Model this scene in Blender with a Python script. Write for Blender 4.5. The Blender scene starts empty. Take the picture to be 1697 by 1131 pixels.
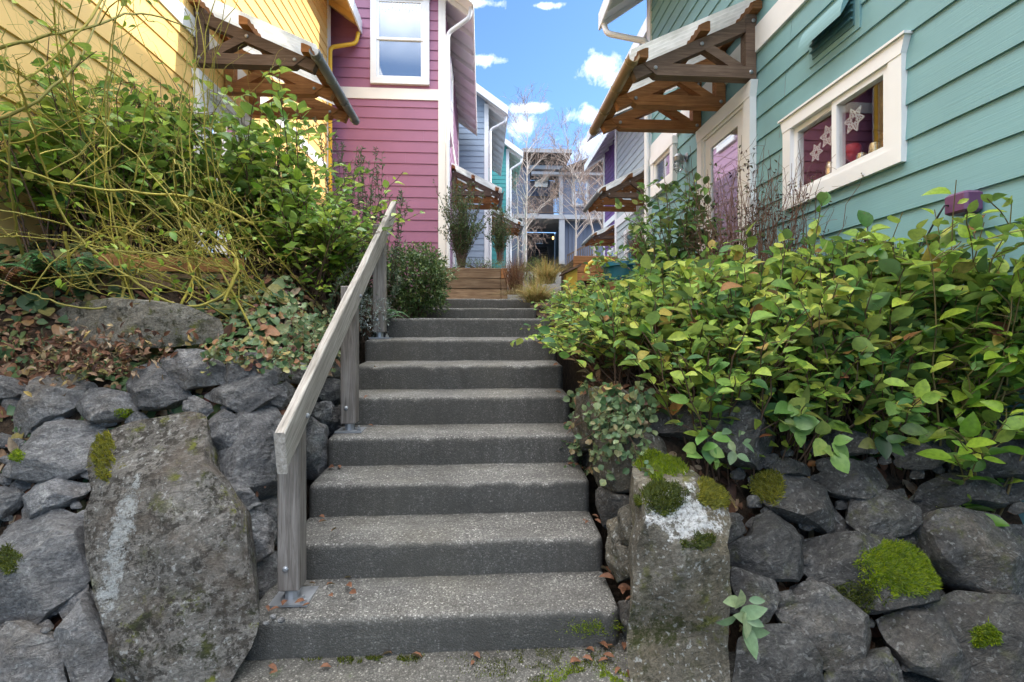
import bpy, math, random
from mathutils import Vector as V, noise, Matrix
R = random.Random(7)
C = bpy.context.scene.collection
# ---------------------------------------------------------------- camera model (photo pixels, 1697 x 1131)
F = 800.0; CX = 848.5; HY = 558.0; TH = math.atan(48.5/800)
CF = V((math.sin(TH), math.cos(TH), 0)); CR = V((math.cos(TH), -math.sin(TH), 0))
def at(px, py, d): return CR*((px-CX)/F*d) + CF*d + V((0, 0, (HY-py)/F*d))
def ray(px, py): return at(px, py, 1.0)
def on_x(px, py, x):
    r = ray(px, py); return r*(x/r.x)
def on_y(px, py, y):
    r = ray(px, py); return r*(y/r.y)
def on_z(px, py, z):
    r = ray(px, py); return r*(z/r.z)
def proj(p):
    d = p.dot(CF); return (CX+F*p.dot(CR)/d, HY-F*p.z/d)
GZ = -1.25                                                # pavement level, camera at z = 0
def lerp(a, b, t): return a+(b-a)*t
def cl(x, a=0., b=1.): return a if x < a else b if x > b else x
def sst(a, b, x):
    t = cl((x-a)/(b-a)); return t*t*(3-2*t)
def table(x, T):
    if x <= T[0][0]: return T[0][1]
    for (a, b), (c, d) in zip(T, T[1:]):
        if x <= c: return lerp(b, d, (x-a)/(c-a))
    return T[-1][1]
def fbm(p, s, o=3):
    v = 0; a = 1; q = p*s
    for i in range(o): v += a*noise.noise(q); q = q*2.03+V((7.1, 3.3, 1.7)); a *= .5
    return v
# ---------------------------------------------------------------- mesh builder
LOC = {}
class MB:
    def __init__(s): s.v = []; s.f = []
    def add(s, vs, fs):
        n = len(s.v); s.v += [tuple(q) for q in vs]; s.f += [tuple(i+n for i in f) for f in fs]
    def hexa(s, c): s.add(c, [(0, 3, 2, 1), (4, 5, 6, 7), (0, 1, 5, 4), (1, 2, 6, 5), (2, 3, 7, 6), (3, 0, 4, 7)])
    def box(s, x0, x1, y0, y1, z0, z1):
        s.hexa([(x0, y0, z0), (x1, y0, z0), (x1, y1, z0), (x0, y1, z0), (x0, y0, z1), (x1, y0, z1), (x1, y1, z1), (x0, y1, z1)])
    def bev(s, x0, x1, y0, y1, z0, z1, b=.006):            # chamfered box
        vs = []
        for z, k in ((z0, b), (z0+b, 0), (z1-b, 0), (z1, b)):
            for cx, cy in ((x0, y0), (x1, y0), (x1, y1), (x0, y1)):
                sx = 1 if cx == x0 else -1; sy = 1 if cy == y0 else -1
                vs += [(cx+sx*(k+b), cy+sy*k, z), (cx+sx*k, cy+sy*(k+b), z)]
        order = [1, 0, 2, 3, 5, 4, 6, 7]
        n = 8; fs = [tuple(reversed([order[i] for i in range(8)])), tuple(24+order[i] for i in range(8))]
        for L in range(3):
            for i in range(8):
                a, c = order[i], order[(i+1) % 8]
                fs.append((L*8+a, L*8+c, L*8+8+c, L*8+8+a))
        s.add(vs, fs)
    def beam(s, p, q, w, h, up=V((0, 0, 1))):
        p = V(p); q = V(q); d = (q-p).normalized(); a = d.cross(V(up)).normalized()*(w/2); b = a.cross(d).normalized()*(h/2)
        s.hexa([p-a-b, p+a-b, p+a+b, p-a+b, q-a-b, q+a-b, q+a+b, q-a+b])
    def tube(s, pts, rs, n=6, cap=True):
        pts = [V(p) for p in pts]; k = len(pts)
        if not hasattr(rs, '__len__'): rs = [rs]*k
        d = (pts[1]-pts[0]).normalized(); a = d.orthogonal().normalized(); vs = []
        for i in range(k):
            d = (pts[min(i+1, k-1)]-pts[max(i-1, 0)])
            if d.length < 1e-9: d = V((0, 0, 1))
            d.normalize(); a = (a-d*a.dot(d))
            a = a.normalized() if a.length > 1e-6 else d.orthogonal().normalized()
            b = d.cross(a)
            for j in range(n):
                t = 2*math.pi*j/n; vs.append(pts[i]+(a*math.cos(t)+b*math.sin(t))*rs[i])
        fs = [(i*n+j, i*n+(j+1) % n, i*n+n+(j+1) % n, i*n+n+j) for i in range(k-1) for j in range(n)]
        if cap: fs += [tuple(range(n-1, -1, -1)), tuple((k-1)*n+j for j in range(n))]
        s.add(vs, fs)
    def leaf(s, p, d, n, L, W, fold=.25, curl=.2):
        d = d.normalized(); r = d.cross(n)
        r = r.normalized() if r.length > 1e-6 else d.orthogonal().normalized()
        n = r.cross(d); h = W*.5*fold
        def q(t, w, k): return p+d*(L*t)+r*(W*.5*w)+n*(h*abs(w)*k-curl*L*t*t)
        if L > .05:
            T = ((.1, .5), (.28, .92), (.5, 1.), (.7, .82), (.88, .42)); vs = [p]; wv = math.sin(p.x*91+p.y*57)*.12
            for t, w in T: vs += [q(t, -w*(1+wv), 1), q(t, 0, 0), q(t, w*(1-wv), 1)]
            vs.append(q(1.02, 0, 0)); fs = [(0, 2, 1), (0, 3, 2)]
            for i in range(4): j = 1+3*i; fs += [(j, j+1, j+4, j+3), (j+1, j+2, j+5, j+4)]
            fs += [(13, 14, 16), (14, 15, 16)]; s.add(vs, fs); return
        s.add([p, q(.3, -.85, 1), q(.33, 0, 0), q(.3, .85, 1), q(.66, -.9, 1), q(.68, 0, 0), q(.66, .9, 1), q(1, 0, 0)],
              [(0, 2, 1), (0, 3, 2), (1, 2, 5, 4), (2, 3, 6, 5), (4, 5, 7), (5, 6, 7)])
    def blade(s, pts, w, side):
        k = len(pts); vs = []
        for i, p in enumerate(pts):
            ww = w*(1-.9*(i/(k-1))**1.5); vs += [p-side*ww, p+side*ww]
        s.add(vs, [(2*i, 2*i+1, 2*i+3, 2*i+2) for i in range(k-1)])
    def lathe(s, c, prof, n=16, ax=V((0, 0, 1))):
        ax = V(ax).normalized(); a = ax.orthogonal().normalized(); b = ax.cross(a); vs = []
        for r, h in prof:
            for j in range(n):
                t = 2*math.pi*j/n; vs.append(V(c)+ax*h+(a*math.cos(t)+b*math.sin(t))*r)
        k = len(prof); s.add(vs, [(i*n+j, i*n+(j+1) % n, i*n+n+(j+1) % n, i*n+n+j) for i in range(k-1) for j in range(n)]+[tuple(range(n-1, -1, -1)), tuple((k-1)*n+j for j in range(n))])
    def build(s, name, m, parent=None, loc=None, smooth=False, sharp=None):
        if parent is not None: o0 = LOC[parent.name]
        elif loc is not None: o0 = V(loc)
        else:
            xs = [q[0] for q in s.v]; ys = [q[1] for q in s.v]; zs = [q[2] for q in s.v]
            o0 = V(((min(xs)+max(xs))/2, (min(ys)+max(ys))/2, min(zs)))
        me = bpy.data.meshes.new(name); me.from_pydata([(a-o0.x, b-o0.y, c-o0.z) for a, b, c in s.v], [], s.f)
        me.materials.append(m); me.update()
        if smooth:
            me.polygons.foreach_set('use_smooth', [True]*len(me.polygons))
            if sharp: me.set_sharp_from_angle(angle=math.radians(sharp))
        o = bpy.data.objects.new(name, me); C.objects.link(o)
        if parent is not None: o.parent = parent
        else: o.location = o0
        LOC[o.name] = o0
        return o
def tag(o, label, cat=None, group=None, kind=None):
    if label: o['label'] = label
    if cat: o['category'] = cat
    if group: o['group'] = group
    if kind: o['kind'] = kind
    return o
def thing(name, label, cat, loc, group=None):
    o = bpy.data.objects.new(name, None); C.objects.link(o); o.location = loc; o.empty_display_size = .2
    LOC[o.name] = V(loc); return tag(o, label, cat, group)
# ---------------------------------------------------------------- materials
def mk(name, col=(.5, .5, .5), rough=.6, spec=.4, metal=0):
    m = bpy.data.materials.new(name); m.use_nodes = True; nt = m.node_tree; b = nt.nodes['Principled BSDF']
    b.inputs['Base Color'].default_value = (*col, 1); b.inputs['Roughness'].default_value = rough
    b.inputs['Specular IOR Level'].default_value = spec; b.inputs['Metallic'].default_value = metal
    return m, nt, b
def N(nt, t, **k):
    n = nt.nodes.new(t)
    for a, v in k.items(): setattr(n, a, v)
    return n
def pos(nt, scale=(1, 1, 1), rot=(0, 0, 0)):
    g = N(nt, 'ShaderNodeNewGeometry'); mp = N(nt, 'ShaderNodeMapping')
    mp.inputs['Scale'].default_value = scale; mp.inputs['Rotation'].default_value = rot
    if any(rot):
        m2 = N(nt, 'ShaderNodeMapping'); m2.inputs['Rotation'].default_value = rot; mp.inputs['Rotation'].default_value = (0, 0, 0)
        nt.links.new(g.outputs['Position'], m2.inputs[0]); nt.links.new(m2.outputs[0], mp.inputs[0])
    else: nt.links.new(g.outputs['Position'], mp.inputs[0])
    return mp.outputs[0]
def noi(nt, vec, scale, detail=4, rough=.55, dist=0):
    n = N(nt, 'ShaderNodeTexNoise'); n.inputs['Scale'].default_value = scale; n.inputs['Detail'].default_value = detail
    n.inputs['Roughness'].default_value = rough; n.inputs['Distortion'].default_value = dist
    if vec is not None: nt.links.new(vec, n.inputs['Vector'])
    return n.outputs[0]
def vor(nt, vec, scale, feat='F1', out=0):
    n = N(nt, 'ShaderNodeTexVoronoi', feature=feat); n.inputs['Scale'].default_value = scale
    nt.links.new(vec, n.inputs['Vector']); return n.outputs[out]
def ramp(nt, fac, stops, interp='LINEAR'):
    r = N(nt, 'ShaderNodeValToRGB'); e = r.color_ramp.elements; r.color_ramp.interpolation = interp
    while len(e) < len(stops): e.new(.5)
    for q, (p, c) in zip(e, stops):
        q.position = p; q.color = (*c, 1) if hasattr(c, '__len__') else (c, c, c, 1)
    nt.links.new(fac, r.inputs[0]); return r.outputs[0]
def mix(nt, fac, a, b, mode='MIX'):
    n = N(nt, 'ShaderNodeMix', data_type='RGBA', blend_type=mode)
    for i, x in ((0, fac), (6, a), (7, b)):
        if hasattr(x, 'is_output') or isinstance(x, bpy.types.NodeSocket): nt.links.new(x, n.inputs[i])
        elif hasattr(x, '__len__'): n.inputs[i].default_value = (*x, 1)
        else: n.inputs[i].default_value = x
    return n.outputs[2]
def mth(nt, op, a, b=0., c=None):
    n = N(nt, 'ShaderNodeMath', operation=op)
    for i, x in enumerate((a, b) if c is None else (a, b, c)):
        if isinstance(x, bpy.types.NodeSocket): nt.links.new(x, n.inputs[i])
        else: n.inputs[i].default_value = x
    return n.outputs[0]
def bump(nt, b, h, strength=.3, dist=.01, prev=None):
    n = N(nt, 'ShaderNodeBump'); n.inputs['Strength'].default_value = strength; n.inputs['Distance'].default_value = dist
    nt.links.new(h, n.inputs['Height'])
    if prev is not None: nt.links.new(prev, n.inputs['Normal'])
    nt.links.new(n.outputs[0], b.inputs['Normal']); return n.outputs[0]
def setc(nt, b, s): nt.links.new(s, b.inputs['Base Color'])
def mulc(c, k): return tuple(cl(x*k) for x in c)
def paint(name, col, rough=.5, grain=.25, var=.1, worn=0):
    m, nt, b = mk(name, col, rough, .35)
    g = noi(nt, pos(nt, (2.5, 2.5, 90)), 1.3, 3); l = noi(nt, pos(nt), 1.7, 5, .6)
    c = ramp(nt, l, [(.3, mulc(col, 1-var)), (.7, mulc(col, 1+var*.6))])
    if worn:
        d = noi(nt, pos(nt, (5, 5, .9)), 2.2, 6, .7)
        c = mix(nt, ramp(nt, d, [(.62, 0), (.78, worn)]), c, mulc(col, .55))
    setc(nt, b, c); bump(nt, b, g, grain, .004); return m
def woodm(name, cols, rot=(0, 0, 0), stretch=(3, 45, 45), rough=.7, knots=True):
    m, nt, b = mk(name, cols[1], rough, .25)
    v = pos(nt, stretch, rot); g = noi(nt, v, 1.2, 6, .65, .6); l = noi(nt, pos(nt), 3.1, 3)
    c = ramp(nt, g, [(.25, cols[0]), (.5, cols[1]), (.75, cols[2])])
    c = mix(nt, ramp(nt, l, [(.35, 0), (.7, .5)]), c, cols[0])
    oi = N(nt, 'ShaderNodeObjectInfo'); hs = N(nt, 'ShaderNodeHueSaturation')
    nt.links.new(c, hs.inputs['Color']); nt.links.new(mth(nt, 'MULTIPLY_ADD', oi.outputs['Random'], .5, .75), hs.inputs['Value'])
    setc(nt, b, hs.outputs[0]); bump(nt, b, g, .5, .006); return m
def leafm(name, stops, rough=.4, trans=.35, spec=.45):
    m, nt, b = mk(name, stops[0][1], rough, spec)
    g = N(nt, 'ShaderNodeNewGeometry'); c = ramp(nt, g.outputs['Random Per Island'], stops)
    sp = noi(nt, pos(nt), 60, 3); c = mix(nt, ramp(nt, sp, [(.35, .35), (.6, 0)]), c, mulc(stops[0][1], .7)); c = mix(nt, ramp(nt, noi(nt, pos(nt), 38, 2), [(.70, 0), (.75, .8)]), c, (.14, .075, .03))
    c2 = mix(nt, g.outputs['Backfacing'], c, mix(nt, .4, c, (.16, .2, .1)))
    setc(nt, b, c2); t = N(nt, 'ShaderNodeBsdfTranslucent'); nt.links.new(c2, t.inputs[0])
    mx = N(nt, 'ShaderNodeMixShader'); mx.inputs[0].default_value = trans
    nt.links.new(b.outputs[0], mx.inputs[1]); nt.links.new(t.outputs[0], mx.inputs[2])
    nt.links.new(mx.outputs[0], nt.nodes['Material Output'].inputs[0]); bump(nt, b, sp, .15, .002)
    return m
def twigm(name, a, c, rough=.6, sc=30):
    m, nt, b = mk(name, a, rough, .3); n = noi(nt, pos(nt, (1, 1, 1)), sc, 4)
    g = N(nt, 'ShaderNodeNewGeometry')
    k = mix(nt, g.outputs['Random Per Island'], a, c); setc(nt, b, mix(nt, ramp(nt, n, [(.35, .0), (.75, .6)]), k, mulc(a, .5)))
    bump(nt, b, n, .3, .003); return m
MT = {}
WHITE = paint('white_paint', (.80, .80, .80), .45, .08, .05, .12)
CREAM = paint('cream_trim', (.82, .79, .74), .5, .12, .05, .15)
YEL = paint('yellow_siding', (.82, .535, .19), .5, .25, .07, .22)
YELT = paint('yellow_pipe', (.78, .47, .03), .4, .03, .05)
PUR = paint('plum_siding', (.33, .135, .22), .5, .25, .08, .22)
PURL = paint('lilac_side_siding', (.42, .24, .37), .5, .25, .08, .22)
TEAL = paint('teal_siding', (.185, .345, .362), .5, .3, .07, .22)
BLG = paint('blue_grey_siding', (.29, .36, .45), .5, .25, .06, .22)
TEAL2 = paint('turquoise_siding', (.06, .32, .31), .5, .25, .06)
GRYS = paint('pale_grey_siding', (.42, .48, .49), .5, .25, .06, .22)
VIO = paint('violet_siding', (.13, .05, .21), .5, .25, .06)
FART = paint('grey_far_trim', (.36, .355, .37), .5, .1, .08)
NAVY = paint('slate_blue_siding', (.13, .15, .205), .55, .2, .1)
CEDAR = woodm('stained_cedar', [(.16, .065, .026), (.38, .17, .065), (.55, .27, .11)], stretch=(3, 30, 45))
CEDARD = woodm('weathered_cedar', [(.065, .042, .03), (.155, .10, .07), (.24, .17, .125)], stretch=(3, 30, 45))
RAILW = woodm('grey_rail_wood', [(.11, .095, .08), (.28, .255, .225), (.43, .40, .36)], (-.62, 0, 0), (60, 3, 60))
POSTW = woodm('grey_post_wood', [(.07, .058, .050), (.20, .178, .160), (.32, .295, .27)], (0, 0, 0), (70, 70, 4))
PLANK = woodm('planter_plank', [(.08, .045, .025), (.24, .15, .085), (.36, .25, .155)], stretch=(3, 40, 40))
SHING = paint('roof_shingle', (.075, .07, .07), .9, .6, .25)
DARK = mk('dark_interior', (.012, .012, .014), .9)[0]
BLACK = mk('black_metal', (.015, .015, .016), .5)[0]
STEEL = paint('galvanised_steel', (.36, .37, .39), .45, .05, .15); STEEL.node_tree.nodes['Principled BSDF'].inputs['Metallic'].default_value = .7
BRASS = paint('stained_gutter', (.33, .23, .12), .4, .1, .3); BRASS.node_tree.nodes['Principled BSDF'].inputs['Metallic'].default_value = .35
GREYG = paint('grey_gutter', (.22, .23, .22), .45, .1, .25)
def glassm(name, base, rough=.04, k=.35):
    m, nt, b = mk(name, base, .5, .5)
    g = N(nt, 'ShaderNodeBsdfGlossy'); g.inputs['Roughness'].default_value = rough; g.inputs[0].default_value = (.9, .95, 1, 1)
    lw = N(nt, 'ShaderNodeLayerWeight'); lw.inputs[0].default_value = .35
    mx = N(nt, 'ShaderNodeMixShader'); nt.links.new(mth(nt, 'MULTIPLY_ADD', lw.outputs['Fresnel'], .6, k), mx.inputs[0])
    nt.links.new(b.outputs[0], mx.inputs[1]); nt.links.new(g.outputs[0], mx.inputs[2])
    nt.links.new(mx.outputs[0], nt.nodes['Material Output'].inputs[0]); return m
GLASS = glassm('window_glass', (.05, .07, .10)); GLASSD = glassm('door_glass', (.22, .20, .20), .02, .38)
def clearm():
    m, nt, b = mk('clear_window_glass'); t = N(nt, 'ShaderNodeBsdfTransparent'); g = N(nt, 'ShaderNodeBsdfGlossy'); g.inputs['Roughness'].default_value = .01
    lw = N(nt, 'ShaderNodeLayerWeight'); lw.inputs[0].default_value = .25
    mx = N(nt, 'ShaderNodeMixShader'); nt.links.new(mth(nt, 'MULTIPLY_ADD', lw.outputs['Fresnel'], .35, .02), mx.inputs[0])
    nt.links.new(t.outputs[0], mx.inputs[1]); nt.links.new(g.outputs[0], mx.inputs[2]); nt.links.new(mx.outputs[0], nt.nodes['Material Output'].inputs[0]); return m
CLEAR = clearm()
def sheetm():
    m, nt, b = mk('corrugated_sheet', (.72, .74, .74), .35, .4)
    c = ramp(nt, noi(nt, pos(nt), 4, 5), [(.3, (.34, .35, .33)), (.65, (.6, .62, .61))]); setc(nt, b, c)
    t = N(nt, 'ShaderNodeBsdfTranslucent'); nt.links.new(c, t.inputs[0]); mx = N(nt, 'ShaderNodeMixShader'); mx.inputs[0].default_value = .5
    nt.links.new(b.outputs[0], mx.inputs[1]); nt.links.new(t.outputs[0], mx.inputs[2]); nt.links.new(mx.outputs[0], nt.nodes['Material Output'].inputs[0]); return m
SHEET = sheetm()
def concrete(name, lo, hi, mossy=0):
    m, nt, b = mk(name, hi, .85, .3); p = pos(nt)
    l = noi(nt, p, 2.3, 6, .65); base = ramp(nt, l, [(.3, lo), (.7, hi)])
    cell = N(nt, 'ShaderNodeTexVoronoi'); cell.inputs['Scale'].default_value = 150; nt.links.new(p, cell.inputs['Vector'])
    hsv = N(nt, 'ShaderNodeSeparateColor'); nt.links.new(cell.outputs['Color'], hsv.inputs[0])
    peb = ramp(nt, hsv.outputs[0], [(.0, .5), (.45, .85), (.85, 1.15), (.93, 1.7), (1, 2.5)])
    rnd = ramp(nt, cell.outputs['Distance'], [(.25, 1.0), (.6, .45)])
    c = mix(nt, 1, base, peb, 'MULTIPLY'); c = mix(nt, .8, c, rnd, 'MULTIPLY')
    st = noi(nt, pos(nt, (1.2, 3, 3)), 3.3, 6, .7); c = mix(nt, ramp(nt, st, [(.45, 0), (.72, .7)]), c, mulc(lo, .45))
    st2 = noi(nt, pos(nt, (9, 9, 1.2)), 2.1, 5, .7); st3 = noi(nt, p, 1.1, 3); c = mix(nt, ramp(nt, st3, [(.5, 0), (.66, .45)]), c, (.10, .088, .062))
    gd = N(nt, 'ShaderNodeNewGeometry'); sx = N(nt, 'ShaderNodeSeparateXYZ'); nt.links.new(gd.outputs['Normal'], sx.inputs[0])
    vert = ramp(nt, sx.outputs[2], [(.35, 1), (.8, 0)])              # damp grime on the risers, plus shade painted into their colour
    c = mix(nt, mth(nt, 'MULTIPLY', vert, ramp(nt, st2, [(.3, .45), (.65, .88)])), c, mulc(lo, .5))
    if mossy:
        mm = noi(nt, p, 5.5, 6, .7); c = mix(nt, ramp(nt, mm, [(.60-.0*mossy, 0), (.68, mossy)]), c, (.05, .085, .012))
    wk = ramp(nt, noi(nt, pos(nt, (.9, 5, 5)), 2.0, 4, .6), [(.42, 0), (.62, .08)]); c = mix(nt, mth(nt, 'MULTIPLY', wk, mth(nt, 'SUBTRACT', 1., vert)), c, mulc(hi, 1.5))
    setc(nt, b, c); h = mth(nt, 'SUBTRACT', 1., cell.outputs['Distance']); bump(nt, b, h, .55, .005); return m
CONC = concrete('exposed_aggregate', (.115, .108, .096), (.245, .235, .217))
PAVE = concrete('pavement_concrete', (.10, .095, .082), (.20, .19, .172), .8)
def rockm(name, dark, mid, lite, lichen=.3, moss=0., warm=(.12, .095, .07), extra=None):
    m, nt, b = mk(name, mid, .8, .35); p = pos(nt)
    oi = N(nt, 'ShaderNodeObjectInfo')
    l = noi(nt, p, 6.5, 9, .72, .5); l2 = noi(nt, pos(nt, (1, 1, 2.2), (.5, .4, .2)), 17, 7, .75, .8); lm = mth(nt, 'ADD', mth(nt, 'MULTIPLY', l, .5), mth(nt, 'MULTIPLY', l2, .5))
    c = ramp(nt, lm, [(.34, dark), (.5, mid), (.64, lite)])
    w = noi(nt, p, 3.1, 5, .6); c = mix(nt, mth(nt, 'MULTIPLY', ramp(nt, w, [(.45, 0), (.65, 1)]), mth(nt, 'MULTIPLY', oi.outputs['Random'], .8)), c, warm)
    f = noi(nt, p, 90, 4, .7); c = mix(nt, ramp(nt, f, [(.35, .55), (.6, 0)]), c, mulc(dark, .5))
    fl = noi(nt, p, 55, 2, .5); c = mix(nt, ramp(nt, fl, [(.615, 0), (.67, lichen)]), c, (.42, .42, .40))
    hs = N(nt, 'ShaderNodeHueSaturation'); nt.links.new(c, hs.inputs['Color'])
    nt.links.new(mth(nt, 'MULTIPLY_ADD', oi.outputs['Random'], .75, .85), hs.inputs['Value']); c = hs.outputs[0]
    if moss:
        a = noi(nt, p, 13, 7, .75); bb = noi(nt, p, 2.6, 3)
        k = mth(nt, 'MULTIPLY', ramp(nt, a, [(.51, 0), (.58, 1)]), ramp(nt, bb, [(.42, 0), (.54, 1)]))
        mc = ramp(nt, noi(nt, p, 9, 3), [(.35, (.012, .011, .008)), (.52, (.035, .04, .008)), (.62, (.16, .17, .015))])
        c = mix(nt, mth(nt, 'MULTIPLY', k, moss), c, mc)
    if extra: c = extra(nt, c, p)
    setc(nt, b, c)
    h = mth(nt, 'ADD', mth(nt, 'MULTIPLY', l, .8), mth(nt, 'ADD', mth(nt, 'MULTIPLY', l2, .8), mth(nt, 'MULTIPLY', f, .22)))
    cr = vor(nt, pos(nt, (1, 1, 1.7), (.3, .2, .4)), 7, 'DISTANCE_TO_EDGE'); dd = noi(nt, p, 7, 4)
    h = mth(nt, 'ADD', h, mth(nt, 'MULTIPLY', ramp(nt, mth(nt, 'ADD', cr, mth(nt, 'MULTIPLY', mth(nt, 'SUBTRACT', dd, .5), .12)), [(0, 0), (.02, 1)]), .05))
    bump(nt, b, h, 1., .045); return m
ROCKL = rockm('grey_basalt', (.08, .078, .078), (.215, .211, .212), (.42, .41, .395), .35, warm=(.17, .14, .11))
ROCKR = rockm('dark_basalt', (.038, .036, .036), (.10, .096, .093), (.23, .22, .205), .3, .35, warm=(.12, .093, .066))
def sph(nt, p, c, r, s=(1, 1, 1), n=None, amp=.5):        # soft blob mask with a ragged edge
    d = N(nt, 'ShaderNodeVectorMath', operation='SUBTRACT'); nt.links.new(p, d.inputs[0]); d.inputs[1].default_value = c
    k = N(nt, 'ShaderNodeVectorMath', operation='MULTIPLY'); nt.links.new(d.outputs[0], k.inputs[0]); k.inputs[1].default_value = tuple(1/(r*q) for q in s)
    l = N(nt, 'ShaderNodeVectorMath', operation='LENGTH'); nt.links.new(k.outputs[0], l.inputs[0])
    v = mth(nt, 'ADD', l.outputs['Value'], mth(nt, 'MULTIPLY', mth(nt, 'SUBTRACT', n, .5), amp*4))
    return mth(nt, 'MULTIPLY', ramp(nt, v, [(.8, 1), (1, 0)]), ramp(nt, noi(nt, p, 75, 5, .75), [(.38, .15), (.52, 1)]))
def lefty(nt, c, p):
    n = noi(nt, p, 26, 8, .8); n2 = noi(nt, p, 45, 5, .75); n3 = noi(nt, p, 38, 6, .7); n4 = noi(nt, p, 7, 4)
    bl = mth(nt, 'MULTIPLY', ramp(nt, n3, [(.50, 0), (.55, 1)]), ramp(nt, n4, [(.40, 0), (.50, 1)])); c = mix(nt, mth(nt, 'MULTIPLY', bl, .8), c, (.03, .024, .018))
    br = ramp(nt, noi(nt, p, 5, 5, .6), [(.48, 0), (.62, .7)]); c = mix(nt, br, c, (.15, .12, .095))
    c = mix(nt, sph(nt, p, at(190, 890, 1.78), .27, (.17, .5, 1), n, 1.1), c, (.43, .44, .43))
    c = mix(nt, sph(nt, p, at(175, 755, 1.86), .085, (.6, 1, 1), n2, .6), c, (.16, .15, .012))
    return c
BOULL = rockm('lichened_boulder', (.085, .078, .07), (.20, .185, .165), (.34, .32, .29), .6, .95, (.10, .075, .055), lefty)
def righty(nt, c, p):
    n = noi(nt, p, 20, 6, .75)
    c = mix(nt, sph(nt, p, at(1150, 850, 1.75), .125, (1.2, 1, .7), n, 1.0), c, (.72, .71, .70))
    c = mix(nt, sph(nt, p, at(1100, 1080, 1.62), .2, (1, 1, .5), n, .7), c, (.045, .05, .01))
    return c
BOULR = rockm('mossy_boulder', (.055, .048, .036), (.145, .13, .105), (.26, .245, .21), .6, .7, (.15, .12, .075), righty)
SLAB = rockm('slab_stone', (.17, .155, .12), (.36, .33, .27), (.52, .49, .42), .4, .85, (.2, .18, .12))
def soilm():
    m, nt, b = mk('dark_soil', (.03, .02, .014), .95, .2); p = pos(nt)
    c = ramp(nt, noi(nt, p, 28, 6, .7), [(.3, (.02, .014, .010)), (.55, (.065, .043, .028)), (.75, (.15, .10, .065))])
    setc(nt, b, c); bump(nt, b, noi(nt, p, 45, 6, .7), .9, .02); return m
SOIL = soilm()
SALAL = leafm('salal_leaf', [(0, (.04, .12, .035)), (.2, (.09, .21, .045)), (.4, (.20, .34, .05)), (.65, (.33, .45, .06)), (.9, (.48, .52, .08)), (.97, (.42, .2, .06)), (1, (.20, .05, .03))], .55, .38, .3)
SALALG = leafm('shrub_leaf', [(0, (.06, .16, .02)), (.35, (.18, .34, .03)), (.7, (.33, .48, .045)), (1, (.48, .54, .07))], .4, .4)
DKLEAF = leafm('dark_leaf', [(0, (.012, .035, .012)), (.5, (.045, .11, .03)), (.85, (.10, .16, .035)), (1, (.15, .12, .04))], .45, .3)
BOXL = leafm('small_leaf', [(0, (.03, .075, .02)), (.5, (.08, .15, .03)), (.85, (.16, .21, .05)), (1, (.22, .22, .07))], .45, .3)
ROSE = leafm('rosemary_leaf', [(0, (.04, .07, .035)), (.6, (.09, .13, .07)), (1, (.16, .18, .12))], .6, .2)
FLOW = leafm('violet_flower', [(0, (.25, .2, .5)), (1, (.45, .4, .7))], .6, .4)
GREYL = leafm('silver_leaf', [(0, (.15, .19, .17)), (.6, (.3, .34, .31)), (1, (.45, .47, .45))], .7, .3)
FERN = leafm('fern_frond', [(0, (.04, .13, .05)), (.5, (.08, .23, .08)), (1, (.14, .31, .10))], .5, .35)
FERND = leafm('dead_frond', [(0, (.12, .04, .015)), (.5, (.24, .09, .03)), (1, (.3, .14, .06))], .8, .2)
GCOV = leafm('creeper_leaf', [(0, (.05, .11, .045)), (.3, (.10, .17, .06)), (.55, (.17, .22, .085)), (.72, (.33, .28, .09)), (.86, (.36, .17, .08)), (1, (.17, .06, .055))], .5, .25)
GCOVG = leafm('small_round_leaf', [(0, (.07, .14, .06)), (.5, (.16, .23, .10)), (.85, (.25, .29, .13)), (1, (.3, .2, .1))], .5, .3)
LITT = leafm('dry_leaf', [(0, (.04, .022, .016)), (.3, (.12, .055, .032)), (.6, (.22, .10, .055)), (.8, (.28, .18, .11)), (.92, (.40, .30, .2)), (1, (.48, .34, .10))], .7, .2, .3)
DRYSEED = leafm('dry_seed_head', [(0, (.02, .012, .012)), (.6, (.06, .032, .028)), (1, (.11, .055, .045))], .8, .1, .2)
MOSSG = leafm('bright_moss', [(0, (.10, .18, .008)), (.5, (.26, .36, .012)), (1, (.42, .46, .03))], .8, .4, .1)
MOSSY = leafm('golden_moss', [(0, (.12, .12, .012)), (.5, (.30, .29, .03)), (1, (.46, .40, .07))], .8, .4, .1)
MOSSD = leafm('dark_moss', [(0, (.03, .04, .008)), (.5, (.08, .10, .012)), (1, (.17, .18, .02))], .9, .3, .1)
GRASSY = leafm('golden_grass', [(0, (.16, .16, .03)), (.4, (.36, .31, .09)), (.8, (.5, .36, .15)), (1, (.45, .24, .1))], .6, .4)
GRASSR = leafm('rust_grass', [(0, (.10, .04, .022)), (.6, (.21, .10, .05)), (1, (.3, .17, .1))], .7, .3)
TWY = twigm('yellow_twig', (.46, .38, .06), (.22, .20, .05))
TWG = twigm('green_twig', (.20, .16, .055), (.12, .085, .04))
TWB = twigm('brown_twig', (.085, .05, .032), (.14, .085, .055))
TWR = twigm('red_brown_twig', (.12, .055, .035), (.2, .11, .075))
BIRCH = twigm('birch_bark', (.62, .56, .50), (.46, .37, .31), .7, 12)
BIRCHT = twigm('birch_twig', (.30, .20, .155), (.42, .32, .26), .7, 12)
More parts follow.
